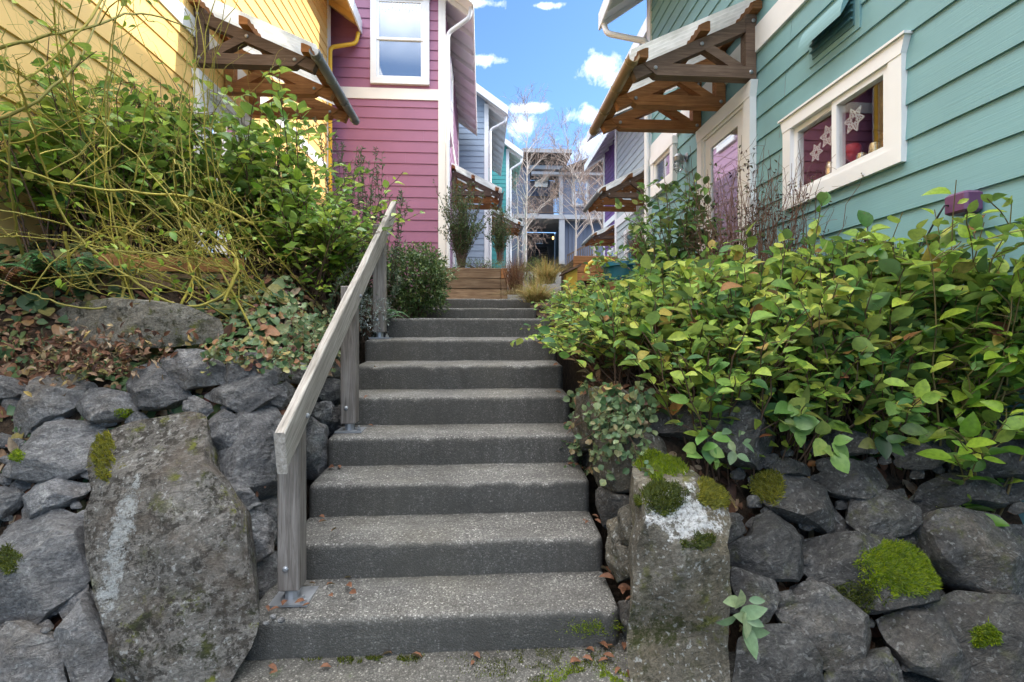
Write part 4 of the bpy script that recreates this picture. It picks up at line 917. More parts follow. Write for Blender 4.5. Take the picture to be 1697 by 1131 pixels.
# ---------------------------------------------------------------- plants
def rv(r, s=1.): return V((r.gauss(0, s), r.gauss(0, s), r.gauss(0, s)))
def arc(p, q, bow, k=8, wob=0., r=R):
    p = V(p); q = V(q); c = (p+q)/2+V(bow); o = []
    for i in range(k+1):
        t = i/k; x = p*(1-t)**2+c*2*t*(1-t)+q*t*t
        if wob and 0 < i: x += rv(r, wob*t)
        o.append(x)
    return o
def taper(r0, r1, k): return [lerp(r0, r1, i/k) for i in range(k+1)]
def leafy_stem(ml, pts, r, n, L, W, t0=.3, up=.6, sizej=.52, droop=.15, flat=.8):
    k = len(pts)-1
    for j in range(n):
        t = t0+(1-t0)*(j+r.random()*.6)/n; f = min(t*k, k-1e-3); i = int(f); p = pts[i].lerp(pts[i+1], f-i); d = (pts[i+1]-pts[i]).normalized()
        s = d.cross(V((0, 0, 1)))
        s = s.normalized() if s.length > 1e-3 else V((1, 0, 0))
        s = s*(1 if j % 2 else -1)
        a = (s*r.uniform(.6, 1)+d*r.uniform(.2, .9)+rv(r, .25)+V((0, 0, r.uniform(-.25, .45)*up))).normalized()
        nn = (V((0, 0, 1))*flat+rv(r, .38)-V((0, .25, 0)))
        k2 = 1+r.uniform(-sizej, sizej); ml.leaf(p+a*.012, a, nn, L*k2, W*k2*r.uniform(.85, 1.12), .1+r.random()*.75, droop*r.uniform(-.4, 2.8))
def shrub(name, label, cat, base, stems, ml, mt, leafmat, twigmat, group=None, extra=()):
    t = thing(name, label, cat, base, group)
    if mt.v: mt.build('stems', twigmat, t, smooth=True)
    if ml.v: ml.build('foliage', leafmat, t, smooth=True)
    for m, nm, mm in extra: m.build(nm, mm, t, smooth=True)
    return t
SALALM = leafm('deep_green_leaf', [(0, (.03, .10, .03)), (.5, (.09, .2, .04)), (.85, (.2, .31, .06)), (1, (.3, .3, .08))], .5, .35, .3)
# --- salal bank on the right, six plants
def rtop(x, y):
    a = table(x, [(.5, .02), (.8, .22), (1.1, .36), (1.6, .52), (2.0, .56), (2.4, .52)])
    return a*table(y, [(1.9, .42), (2.2, .70), (2.6, 1.0), (3.4, 1.0), (4.2, .95), (5, 1.)])+table(y, [(2, -.05), (2.6, .02), (3.5, .04), (4.5, .16), (5.4, .42)])
def salal(x0, x1, y0, y1, n, label, seed, L=.078, W=.052, lean=V((0, 0, 0)), lm=SALAL, hk=1., t0=.26):
    r = random.Random(seed); ml, mt = MB(), MB()
    for _ in range(n):
        x, y = r.uniform(x0, x1), r.uniform(y0, y1); b = V((x, y, rz(x, y)-.02))
        tx, ty = x+r.gauss(0, .16)+lean.x, y+r.gauss(0, .16)+lean.y; tx = min(tx, 2.36)
        tz = b.z+(rtop(min(max(tx, .5), 2.4), ty)*hk+r.gauss(0, .045)-b.z)*r.uniform(.5, 1.02)
        if r.random() < .10: tz += r.uniform(.05, .2)
        tip = V((tx, ty, max(tz, b.z+.05))); pts = arc(b, tip, (r.gauss(0, .05), r.gauss(0, .05), .1), 7, .012, r)
        mt.tube(pts, taper(.0045, .002, 7), 4, False)
        ll = (tip-b).length; nl = int(5+ll*13*r.uniform(.8, 1.2)); leafy_stem(ml, pts, r, nl, L, W, t0)
        if r.random() < .5:
            q = pts[4]+V((r.gauss(0, .14), r.gauss(0, .14), r.uniform(.0, .12))); p2 = arc(pts[3], q, (0, 0, .03), 4, .006, r); mt.tube(p2, .0022, 4, False); leafy_stem(ml, p2, r, 5, L*.85, W*.85, .2)
    return shrub('salal_shrub', label, 'shrub', ((x0+x1)/2, (y0+y1)/2, rz((x0+x1)/2, (y0+y1)/2)), 0, ml, mt, lm, TWB, 'broad-leaved shrubs massed on the right bank')
salal(1.35, 2.34, 2.12, 2.75, 190, 'big-leaved green shrub at the front right, below the purple box on the teal wall', 11, .072, .047, V((0, -.11, 0)), t0=.36)
salal(.95, 1.45, 2.12, 2.8, 140, 'big-leaved yellow-green shrub overhanging the broad brown-faced rock', 12, .068, .045, V((0, -.10, 0)), t0=.34)
salal(.70, 1.05, 2.55, 3.6, 210, 'shrub spilling over the right ends of the middle steps', 13, .055, .037, V((-.11, -.03, 0)))
salal(1.05, 1.75, 2.7, 3.7, 190, 'mid-green shrub in the middle of the right bank', 14, .060, .040)
salal(1.75, 2.34, 2.6, 3.9, 170, 'deep green shrub against the wall under the slider window', 15, .060, .040)
salal(.76, 1.2, 3.6, 4.9, 190, 'low yellowing shrub at the right ends of the top steps', 16, .050, .034, V((-.06, 0, 0)))
salal(1.9, 2.36, 2.14, 2.45, 90, 'big-leaved shrub trailing over the broad dark slab at the right edge', 17, .078, .052, V((0, -.16, 0)), hk=1.1, t0=.45)
salal(.95, 2.3, 2.1, 2.5, 150, 'low small-leaved shrubs along the top edge of the right wall', 18, .055, .037, V((0, -.14, 0)), hk=.5, t0=.1)
def tall(label, bx, by, h, n, spread, L, W, seed, lm, tw, zf, lean=V((0, 0, 0)), stem_r=.006, nl=12, name='leafy_shrub', t0=.25, rs=.004, bow=.12):
    r = random.Random(seed); ml, mt = MB(), MB()
    for _ in range(n):
        x, y = bx+r.gauss(0, spread*.25), by+r.gauss(0, spread*.25); b = V((x, y, zf(x, y)-.02))
        tip = b+V((r.gauss(0, spread*.55)+lean.x, r.gauss(0, spread*.55)+lean.y, h*r.uniform(.35, 1.0)))
        pts = arc(b, tip, (r.gauss(0, .05), r.gauss(0, .05), bow), 8, .015, r); mt.tube(pts, taper(stem_r, .0018, 8), 5, False); leafy_stem(ml, pts, r, nl, L, W, t0)
        for j in range(3):
            q0 = pts[r.randint(3, 7)]; q = q0+V((r.gauss(0, .14), r.gauss(0, .14), r.uniform(-.04, .18))); p2 = arc(q0, q, (0, 0, .03), 4, .008, r); mt.tube(p2, .0022, 4, False); leafy_stem(ml, p2, r, 5, L, W, .15)
    return shrub(name, label, 'shrub', (bx, by, zf(bx, by)), 0, ml, mt, lm, tw)
tall('tall leafy shrub in front of the teal house door', 1.72, 4.1, 1.5, 64, .46, .062, .042, 31, SALALM, TWB, rz, V((-.03, 0, 0)), nl=11)
tall('shrub with upright pale shoots at the right edge, by the purple box', 2.17, 2.1, 1.3, 34, .27, .075, .045, 33, SALALG, TWG, rz, V((.02, -.12, 0)), nl=12)
tall('small upright shrub behind the blue pot', 1.35, 5.0, .75, 16, .35, .055, .035, 34, SALALG, TWB, rz)
# dry twiggy shrub with seed heads in front of the slider window
def dry(label, bx, by, h, n, spread, seed, heads=2):
    r = random.Random(seed); mt, ml = MB(), MB()
    for _ in range(n):
        x, y = bx+r.gauss(0, spread*.4), by+r.gauss(0, spread*.4); b = V((x, y, rz(x, y)))
        tip = b+V((r.gauss(0, spread*.5), r.gauss(0, spread*.5), h*r.uniform(.55, 1))); tip.x = min(tip.x, 2.38)
        pts = arc(b, tip, (r.gauss(0, .04), r.gauss(0, .04), .05), 8, .014, r); mt.tube(pts, taper(.004, .0014, 8), 4, False)
        for j in range(6):
            q0 = pts[r.randint(3, 8)]; q = q0+V((r.gauss(0, .07), r.gauss(0, .07), r.uniform(.0, .12))); p2 = arc(q0, q, (0, 0, .01), 3, .008, r); mt.tube(p2, .0013, 3, False)
            if r.random() < .35:
                for _ in range(heads): ml.leaf(q+rv(r, .012), rv(r)+V((0, 0, -.7)), rv(r), .03, .013, .8, .3)
    t = thing('dry_shrub', label, 'shrub', (bx, by, rz(bx, by))); mt.build('stems', TWR, t, smooth=True); ml.build('seed_heads', DRYSEED, t, smooth=True)['kind'] = 'stuff'
dry('dry brown twiggy shrub below the slider window', 2.0, 3.5, 1.42, 150, .40, 41)
dry('dry brown twiggy shrub under the small square window of the teal house', 1.9, 5.9, .62, 40, .4, 42, 3)
r = random.Random(44); mt, ml = MB(), MB()
b = V((2.2, 2.75, rz(2.2, 2.75)))
for q in (V((2.15, 2.62, .62)),):
    pts = arc(b, q, (0, 0, .12), 8, .02, r); mt.tube(pts, taper(.004, .0013, 8), 4, False)
    for j in range(22): p = pts[r.randint(5, 8)]+rv(r, .03); ml.leaf(p, rv(r)+V((0, 0, -.6)), rv(r), .035, .016, .8, .3)
t = thing('dry_shrub', 'bare stem with dark dead leaves against the teal wall, left of the purple box', 'shrub', b); mt.build('stems', TWR, t); ml.build('dead_leaves', DRYSEED, t)['kind'] = 'stuff'
# --- left bank shrubs
tall('bright green bushy shrub in front of the yellow house door', -1.75, 3.95, 1.42, 120, .66, .068, .052, 51, SALALG, TWB, lz, V((-.05, 0, 0)), nl=14)
tall('green shrub between the dogwood and the handrail', -1.28, 3.7, .68, 80, .40, .055, .04, 52, SALALG, TWB, lz, V((.05, 0, 0)), nl=11)
tall('dark green shrub against the yellow wall at the left edge', -2.45, 3.15, 1.3, 60, .45, .068, .05, 53, SALALG, TWB, lz, V((.05, 0, 0)), nl=11)
tall('green shrub with reddish berries midway along the yellow wall', -2.35, 3.75, 1.4, 80, .45, .058, .042, 54, SALALG, TWB, lz, nl=10)
# --- yellow twig dogwood
r = random.Random(61); mt = MB(); mg = MB(); ml = MB()
def twig(pts, rad, depth):
    k = len(pts)-1
    mt.tube(pts, [q*(1.22 if i % 4 == 2 else 1.) for i, q in enumerate(taper(rad, rad*.4, k))], 6 if rad > .004 else 4, False)
    if depth == 1 and pts[0].x < 9:
        for _ in range(r.randint(0, 3)): i = r.randint(2, k); ml.leaf(pts[i], rv(r), V((0, 0, 1))+rv(r, .5), .045*r.uniform(.5, 1.2), .028, .3, .3)
    if depth > 1: return
    for j in range(r.randint(3, 6) if depth == 0 else r.randint(2, 3)):
        i = r.randint(2, k); d = (pts[i]-pts[i-1]).normalized(); L = (pts[-1]-pts[0]).length*r.uniform(.18, .38)
        side = rv(r, .75); q = pts[i]+(d+side*.7+V((0, 0, .1))).normalized()*L
        p2 = arc(pts[i], q, rv(r, .05), 6, .012, r)
        if all(proj(x)[1] < 520 for x in p2): twig(p2, rad*.42, depth+1)
def ends(px, py, d): return at(px, py, d)
heads = [(-1.55, 3.05), (-1.3, 3.25), (-1.9, 2.95), (-1.1, 3.35), (-2.3, 3.0), (-1.7, 3.35), (-2.0, 3.2), (-1.4, 3.1)]
for _ in range(50):
    hx, hy = r.choice(heads); b = V((hx+r.gauss(0, .13), hy+r.gauss(0, .10), 0)); b.z = lz(b.x, b.y)-.02
    u = r.random()
    if u < .26: e = ends(r.uniform(-60, 300), r.uniform(120, 440), r.uniform(2.2, 3.2)); bow = V((.0, -.12, .35))
    elif u < .42: e = ends(r.uniform(250, 600), r.uniform(330, 440), r.uniform(2.7, 3.6)); bow = V((.1, -.1, .1))
    elif u < .76: e = ends(r.uniform(-40, 400), r.uniform(-90, 130), r.uniform(2.3, 3.3)); bow = V((-.3, -.1, .05))
    else: e = ends(r.uniform(-20, 420), r.uniform(380, 485), r.uniform(2.25, 2.9)); bow = V((0, -.15, -.02)+()) if False else V((0, -.12, .12))
    pts = arc(b, e, bow+rv(r, .10), 14, .012, r); twig(pts, r.uniform(.003, .0062), 0)
for P in ([(-30, 175, 2.2), (60, 120, 2.4), (150, 30, 2.6), (185, -40, 2.8)], [(-30, 210, 2.3), (60, 165, 2.4), (130, 100, 2.6), (175, 0, 2.9)], [(-40, 95, 2.3), (50, 66, 2.4), (150, 45, 2.6), (235, 22, 2.9), (320, 50, 3.2)],
          [(-20, 345, 2.1), (80, 365, 2.3), (150, 385, 2.6), (200, 395, 2.8), (255, 350, 3.0), (310, 330, 3.2)],
          [(0, 465, 2.2), (60, 490, 2.25), (130, 510, 2.35), (190, 508, 2.5), (205, 480, 2.7), (200, 430, 2.9)],
          [(30, 130, 2.0), (55, 210, 2.15), (80, 300, 2.3), (120, 380, 2.4), (200, 450, 2.5), (280, 500, 2.6), (340, 505, 2.7), (385, 470, 2.9), (390, 420, 3.1)],
          [(15, 190, 2.1), (18, 300, 2.2), (30, 400, 2.4), (60, 470, 2.6)], [(300, 505, 2.7), (320, 460, 2.75), (310, 420, 2.9), (330, 370, 3.0)], [(370, 500, 2.75), (395, 440, 2.8), (360, 400, 2.9), (300, 350, 2.9)],
          [(105, 385, 2.4), (118, 460, 2.5), (105, 495, 2.6)], [(200, 375, 2.6), (215, 440, 2.7), (200, 500, 2.75)], [(-30, 255, 2.1), (90, 300, 2.3), (230, 320, 2.6), (330, 330, 3.), (420, 372, 3.2)]):
    Q = [at(*p) for p in P]; pts = []
    for i in range(len(Q)-1):
        p0, p1, p2, p3 = Q[max(i-1, 0)], Q[i], Q[i+1], Q[min(i+2, len(Q)-1)]
        for j in range(6):
            t = j/6; pts.append(.5*((2*p1)+(p2-p0)*t+(2*p0-5*p1+4*p2-p3)*t*t+(3*p1-p0-3*p2+p3)*t**3)+rv(r, .003))
    pts.append(Q[-1]); k = len(pts)-1; rad = r.uniform(.007, .010); mt.tube(pts, taper(rad*.35, rad, k) if P[-1][2] > 2.45 and P[0][2] < 2.25 else taper(rad, rad*.5, k), 7, False)
    for j in range(4):
        i = r.randint(3, k-1); q = pts[i]+(rv(r, .6)+V((.2, 0, .1))).normalized()*r.uniform(.25, .5); p2 = arc(pts[i], q, rv(r, .05), 6, .012, r)
        if all(proj(x)[1] < 505 for x in p2): twig(p2, .0035, 1)
t = thing('dogwood_shrub', 'bare yellow-twigged dogwood sprawling over the left bank in front of the yellow wall', 'shrub', (-1.6, 3.05, lz(-1.6, 3.05)))
mt.build('stems', TWY, t, smooth=True); ml.build('leaves', SALALG, t, smooth=True)
# --- ferns
def fern(label, base, n, L, seed, m_=FERN, aim=None, droop=.5):
    r = random.Random(seed); ml, mt = MB(), MB(); base = V(base)
    for i in range(n):
        a = r.uniform(0, 6.28) if aim is None else aim+r.uniform(-1.3, 1.3); l = L*r.uniform(.7, 1.1); d = V((math.cos(a), math.sin(a), 0))
        pts = [base+d*(l*t)+V((0, 0, l*(1.45*t-(.7+droop)*1.05*t*t))) for t in [j/18 for j in range(19)]]; mt.tube(pts, taper(.003, .001, 18), 4, False); s = d.cross(V((0, 0, 1)))
        for j in range(2, 38):
            t = j/38; f = t*18; k = min(int(f), 17); p = pts[k].lerp(pts[k+1], f-k); w = l*.26*math.sin(min(1, t*1.25)*math.pi*.62+.35)*(1-t*.55)*(1.15-t)
            for sg in (1, -1): ml.leaf(p, s*sg+d*.35+V((0, 0, -.15)), V((0, 0, 1))+rv(r, .15), w, l*.05, .2, .25)
    t = thing('fern', label, 'fern', base); mt.build('stalks', TWB, t); ml.build('fronds', m_, t)
def lpt(px, py, d):
    p = hit(px, py); p.x = max(p.x, -2.66); p.z = lz(p.x, p.y); return (p.x, p.y, p.z)
fern('fern at the left edge beside the dead brown frond', lpt(10, 492, 2.75), 12, .46, 71)
fern('fern under the dogwood stems, right of the dead brown frond', lpt(95, 490, 2.8), 12, .44, 72)
fern('fern hanging beside the timber edging', lpt(168, 484, 2.95), 10, .36, 73)
fern('dead brown fern frond among the green ferns at the left edge', lpt(52, 488, 2.75), 6, .40, 74, FERND, -1.3, .9)
fern('small fern at the foot of the third handrail post', (-.86, 4.05, .08), 8, .34, 75)
# --- rosemary, silver plant, box
def rosemary(label, bx, by, h, n, spread, seed):
    r = random.Random(seed); ml, mt, mf = MB(), MB(), MB()
    for _ in range(n):
        b = V((bx+r.gauss(0, spread*.5), by+r.gauss(0, spread*.5), 0)); b.z = lz(b.x, b.y); tip = b+V((r.gauss(0, .13), r.gauss(0, .13), h*r.uniform(.45, 1)))
        pts = arc(b, tip, (r.gauss(0, .07), r.gauss(0, .07), -.05), 10, .006, r); mt.tube(pts, taper(.005, .002, 10), 4, False)
        for j in range(130):
            f = r.uniform(2, 9.99); k = int(f); p = pts[k].lerp(pts[k+1], f-k); a = (rv(r)+V((0, 0, .9))).normalized(); ml.leaf(p, a, rv(r), .042, .010, .2, .1)
            if k > 6 and r.random() < .10: mf.leaf(p+a*.01, a, rv(r), .011, .008, .4, .2)
    t = thing('rosemary_bush', label, 'bush', (bx, by, lz(bx, by))); mt.build('stems', TWB, t); ml.build('foliage', ROSE, t); mf.build('flowers', FLOW, t)
rosemary('tall rosemary with violet flowers in front of the plum wall', -1.12, 4.7, 1.62, 40, .30, 81)
rosemary('low rosemary clump behind the handrail', -1.05, 4.05, .62, 30, .3, 82)
def bushball(name, label, cat, c, rx, ry, rz_, n, L, W, lm, tw, seed, zf=None, up=.2, shell=.55, stemn=40):
    r = random.Random(seed); ml, mt = MB(), MB(); c = V(c); base = V((c.x, c.y, c.z-rz_*.95))
    for _ in range(n):
        d = rv(r).normalized(); k = (1+.38*fbm(d*1.9+V((seed, 0, 0)), 1.3))*r.uniform(shell, 1.05)
        p = c+V((d.x*rx*k, d.y*ry*k, d.z*rz_*k))
        dd = (d+V((0, 0, up))+rv(r, .4)).normalized()
        for j in range(3):
            a = (dd+rv(r, .6)).normalized(); ml.leaf(p+dd*(j*L*.35), a, V((0, 0, .7))+d*.4+rv(r, .4), L*r.uniform(.6, 1.2), W*r.uniform(.7, 1.2), .3, .2)
        if _ % max(1, n//stemn) == 0: pts = arc(base+rv(r, .03), p, (0, 0, .05), 6, .008, r); mt.tube(pts, taper(.006, .002, 6), 4, False)
    t = thing(name, label, cat, base); mt.build('stems', tw, t); ml.build('foliage', lm, t)
bushball('box_bush', 'rounded small-leaved bush right of the third handrail post', 'bush', at(688, 465, 4.9),   .36, .4, .34, 3600, .034, .017, BOXL, TWB, 91)
bushball('silver_bush', 'silver-leaved low plant at the base of the third handrail post', 'plant', at(612, 520, 3.75), .15, .18, .16, 420, .03, .008, GREYL, TWB, 92)
# planter
pc0 = on_y(722, 470, 7.55); pc1 = on_y(841, 470, 7.55); zt = on_y(780, 444, 7.55).z; zb = .46
pl = thing('timber_planter', 'raised planter of horizontal brown timbers above the top step', 'planter', ((pc0.x+pc1.x)/2, 8.0, zb))
for i in range(4):
    h0 = lerp(zb-.05, zt, i/4)+.004; h1 = lerp(zb-.05, zt, (i+1)/4)-.004
    m = MB(); m.bev(pc0.x, pc1.x-.105, 7.55+.004*(i % 2), 7.65, h0, h1, .006); m.build('plank', PLANK, pl)
    m = MB(); m.bev(pc1.x-.10, pc1.x, 7.55+.003*(i % 2), 9.0, h0, h1, .006); m.build('plank', CEDAR if i == 3 else PLANK, pl)
m = MB(); m.box(pc0.x, pc1.x-.1, 7.65, 9.0, zb, zt-.05); m.build('soil', SOIL, pl)
def upright(label, px, pyb, pyt, d, w, n, seed, lm=DKLEAF):
    r = random.Random(seed); ml, mt = MB(), MB(); b = at(px, pyb, d); h = (pyb-pyt)/F*d
    for _ in range(n):
        tip = b+V((r.gauss(0, w*.55), r.gauss(0, w*.4), h*r.uniform(.4, 1.0))); pts = arc(b+rv(r, .03)*1., tip, (0, 0, h*.1), 9, .014, r); mt.tube(pts, taper(.007, .002, 9), 4, False)
        for j in range(62):
            f = r.uniform(2.2, 8.99); k = int(f); p = pts[k].lerp(pts[k+1], f-k); a = (rv(r)+(pts[k+1]-pts[k]).normalized()*1.2).normalized(); ml.leaf(p+rv(r, .015), a, rv(r), .038, .015, .3, .2)
    t = thing('evergreen_shrub', label, 'shrub', b); mt.build('stems', TWB, t); ml.build('foliage', lm, t)
upright('dark evergreen shrub with many upright stems in the timber planter', 764, 446, 296, 8.2, .40, 105, 101)
upright('smaller dark evergreen shrub right of and behind the planter shrub', 828, 432, 340, 10., .32, 60, 102)
bushball('heather_plant', 'low heather with pale flowers along the back of the timber planter', 'plant', at(795, 440, 8.1), .42, .16, .10, 420, .03, .009, BOXL, TWB, 103)
def tuft(name, label, c, n, L, w, seed, lm, spread=.5, droop=.8, zvar=.3):
    r = random.Random(seed); m = MB(); c = V(c)
    for _ in range(n):
        a = r.uniform(0, 6.28); d = V((math.cos(a), math.sin(a), 0)); l = L*r.uniform(.5, 1.1); s = r.random()**.6*spread
        p0 = c+V((r.gauss(0, .05), r.gauss(0, .05), 0)); pts = [p0+d*(l*s*t*(1+.6*t))+V((0, 0, l*(t-droop*s*t*t))) for t in (0, .2, .4, .6, .8, 1)]
        m.blade(pts, w, V((-d.y, d.x, 0)) if r.random() < .5 else V((1, 0, 0)))
    o = m.build(name, lm, loc=c); tag(o, label, 'grass')
def path_pt(px, py, d): return at(px, py, d)
tuft('ornamental_grass', 'golden-green ornamental grass tuft at the right of the top steps', path_pt(888, 501, 5.75), 760, .40, .0032, 111, GRASSY, 1.0, .9)
tuft('ornamental_grass', 'orange-tipped ornamental grass behind the golden-green tuft', path_pt(905, 470, 6.9), 520, .44, .0035, 112, GRASSY, .7, .7)
tuft('ornamental_grass', 'upright rust-brown dry grass at the right corner of the planter', path_pt(853, 488, 7.5), 420, .66, .0035, 113, GRASSR, .3, .35)
tuft('ornamental_grass', 'smaller rust-brown dry grass right of the raised bed', path_pt(1060, 428, 8.2), 360, .55, .004, 115, GRASSR, .5, .5)
bushball('dwarf_conifer', 'blue-green dwarf conifer beyond the grasses', 'bush', path_pt(883, 452, 9.5), .26, .26, .28, 700, .045, .009, BOXL, TWB, 114)
# raised bed, yellow box, pot, hose on the right of the court
m = MB(); a = at(938, 470, 7.4)
rb = thing('raised_bed', 'brown wooden raised bed by the path on the right', 'planter', (a.x+.45, a.y+.3, a.z))
for i in range(3): m = MB(); m.bev(a.x+.12, a.x+.75, a.y, a.y+.05, a.z+.13*i+.04, a.z+.13*i+.165, .006); m.build('plank', CEDAR, rb); m = MB(); m.bev(a.x+.75, a.x+.8, a.y-.02, a.y+1.2, a.z+.13*i+.04, a.z+.13*i+.165, .006); m.build('plank', PLANK, rb)
m = MB(); m.box(a.x+.12, a.x+.76, a.y+.05, a.y+1.2, a.z, a.z+.38); m.build('soil', SOIL, rb)
m = MB(); b = at(944, 478, 6.7); yb_ = thing('bird_house', 'yellow wooden box with a dark roof beside the raised bed', 'bird house', (b.x, b.y, b.z-.1))
YP = paint('yellow_box_paint', (.55, .36, .04), .6, .3, .2)
m.hexa([(b.x-.07, b.y-.09, b.z-.1), (b.x+.09, b.y-.09, b.z-.1), (b.x+.09, b.y+.09, b.z-.1), (b.x-.07, b.y+.09, b.z-.1), (b.x-.07, b.y-.09, b.z+.19), (b.x+.09, b.y-.09, b.z+.27), (b.x+.09, b.y+.09, b.z+.27), (b.x-.07, b.y+.09, b.z+.19)]); m.build('wall', YP, yb_)
m = MB(); m.hexa([(b.x-.13, b.y-.13, b.z+.17), (b.x+.14, b.y-.13, b.z+.30), (b.x+.14, b.y+.12, b.z+.30), (b.x-.13, b.y+.12, b.z+.17), (b.x-.13, b.y-.13, b.z+.19), (b.x+.14, b.y-.13, b.z+.33), (b.x+.14, b.y+.12, b.z+.33), (b.x-.13, b.y+.12, b.z+.19)]); m.build('roof', CEDARD, yb_)
POTB = mk('blue_glaze', (.03, .14, .21), .2, .6)[0]
p = at(1035, 496, 4.9); m = MB(); m.lathe(p, [(.13, 0), (.16, .03), (.20, .22), (.215, .31), (.235, .315), (.235, .355), (.205, .355), (.20, .29)], 28); po = m.build('plant_pot', POTB, loc=p, smooth=True, sharp=35); tag(po, 'glazed blue plant pot among the shrubs on the right', 'pot')
HOSE = mk('yellow_hose_plastic', (.62, .40, .04), .4, .5)[0]
q = at(985, 445, 5.4); m = MB(); m.tube([q+V((.17*math.cos(t)+.1, .03*t, .13*math.sin(t)-.02)) for t in [.3+i*.12 for i in range(26)]], .026, 9); tag(m.build('garden_hose', HOSE, smooth=True), 'thick yellow hose looped over the shrubs by the blue pot', 'hose')
# timber edging on the left bank
te = thing('timber_edging', 'brown timber edging boards behind the stone slab on the left bank', 'edging', (-1.9, 3.75, .2))
for i in range(2):
    a = hit(165, 474)+V((0, -.03, .02+.11*(1-i))); b = hit(405, 472)+V((0, -.03, .02+.11*(1-i))); m = MB(); m.beam(a, b, .06, .095); m.build('board', PLANK if i else CEDAR, te)
# --- ground cover and litter
def litter(name, label, zf, region, n, L, W, lm, seed, lift=.012, tilt=.5, dens=None, stem=False, kind='stuff', wid=None):
    r = random.Random(seed); m = MB(); x0, x1, y0, y1 = region; c = 0; tr = 0
    while c < n and tr < n*20:
        tr += 1; x, y = r.uniform(x0, x1), r.uniform(y0, y1)
        if dens and r.random() > dens(x, y): continue
        e = .03; g = V((-(zf(x+e, y)-zf(x-e, y))/(2*e), -(zf(x, y+e)-zf(x, y-e))/(2*e), 1)).normalized()
        p = V((x, y, zf(x, y)+lift*r.uniform(.3, 2.2))); a = rv(r); a = (a-g*a.dot(g)).normalized()+g*r.uniform(-.1, tilt); k = math.exp(r.gauss(-.12, .42))
        m.leaf(p, a, g+rv(r, tilt*.5), L*k, W*k, .4, r.uniform(-.3, .6)); c += 1
    o = m.build(name, lm, smooth=True); o['kind'] = kind
    if label: o['label'] = label
    return o
def dl(x, y): return cl(.25+1.2*noise.noise(V((x*2.3, y*2.3, 9)))+.3)
litter('leaf_litter', 'brown dead leaves scattered over the left bank', lz, (-3.2, -.95, 2.15, 4.4), 3400, .05, .024, LITT, 121, .012, .4)
def pch(x, y): return cl(1.7*noise.noise(V((x*1.9, y*2.6, 1)))+.62)*(1 if y < 3.5 else .4)
litter('ground_cover', 'round-leaved creeping ground cover on the left bank', lz, (-3.2, -.95, 2.2, 4.2), 5600, .042, .040, GCOV, 122, .03, .35, pch)
litter('leaf_litter', 'brown dead leaves under the shrubs on the right bank', rz, (.6, 2.4, 2.05, 4.6), 2600, .055, .026, LITT, 123, .012, .5)
litter('leaf_litter', 'dead leaves caught in the gaps of the left wall', lz, (-3, -1.05, 1.75, 2.35), 700, .05, .024, LITT, 126, .02, .6)
litter('leaf_litter', 'dead leaves caught in the gaps of the right wall', rz, (.72, 2.4, 1.75, 2.25), 800, .05, .024, LITT, 127, .02, .6)
# red-brown leaf pile spilling over the top of the left wall
r = random.Random(124); m = MB()
for _ in range(600):
    px = r.gauss(140, 75); py = 590+r.gauss(0, 22)-abs(px-140)*.1
    if px < -40: continue
    p = at(px, py, lerp(2.35, 2.1, cl((py-540)/110))+r.gauss(0, .03)); m.leaf(p, rv(r)+V((0, -.3, -.3)), V((0, -.6, .6))+rv(r, .6), .042*r.uniform(.6, 1.2), .018, .5, .4)
o = m.build('leaf_litter', LITT); o['kind'] = 'stuff'; o['label'] = 'rusty dead fern leaves spilling over the upper left rocks'
# creeping vines trailing over the walls
def trails(name, label, starts, n, L, lm, seed, leafn=14, ls=.03, fall=V((0, -.1, -1)), off=.05):
    r = random.Random(seed); ml, mt = MB(), MB()
    for _ in range(n):
        px, py, d = starts(r); p = at(px, py, d-off); pts = [p]; v = (fall+rv(r, .5)).normalized()
        for i in range(8): v = (v+rv(r, .3)+fall*.12).normalized(); pts.append(pts[-1]+v*(L*r.uniform(.5, 1)/8))
        mt.tube(pts, .0013, 3, False)
        for j in range(leafn):
            k = r.randint(0, 7); p2 = pts[k].lerp(pts[k+1], r.random())+rv(r, .012); a = (rv(r)+V((0, -.2, -.2))).normalized(); ml.leaf(p2, a, V((0, -.75, .6))+rv(r, .35), ls*r.uniform(.5, 1.2), ls*r.uniform(.55, 1.1), .25, .15)
    o = at(*starts(r)); t = thing(name, label, 'vine', V(o)); mt.build('stems', TWR, t)['kind'] = 'stuff'; ml.build('leaves', lm, t)
def s1(r): py = r.uniform(640, 745); px = r.uniform(948, 1060)-(py-640)*.10; return (px, py, depR(px, py))
trails('creeping_vine', 'small round-leaved vine trailing down the rocks beside the right ends of the steps', s1, 62, .28, GCOVG, 131, 13, .036)
def s2(r): px = r.uniform(960, 1075); py = r.uniform(630, 690); return (px, py, depR(px, py)+.05)
trails('creeping_vine', 'leafy vine with reddish leaves at the top of the right wall beside the steps', s2, 40, .16, GCOV, 132, 10, .045)
def s3(r): px = r.uniform(330, 560); py = 575+r.gauss(0, 12); return (px, py, depL(px, py))
trails('creeping_vine', 'thin creeping vine hanging over the top rocks of the left wall', s3, 34, .18, GCOV, 133, 9, .036)
def s4(r): px = r.uniform(480, 600); py = r.uniform(500, 585); return (px, py, depL(px, py)+.05)
trails('creeping_vine', 'creeping vine on the bank just left of the middle handrail post', s4, 46, .16, GCOVG, 134, 10, .034)
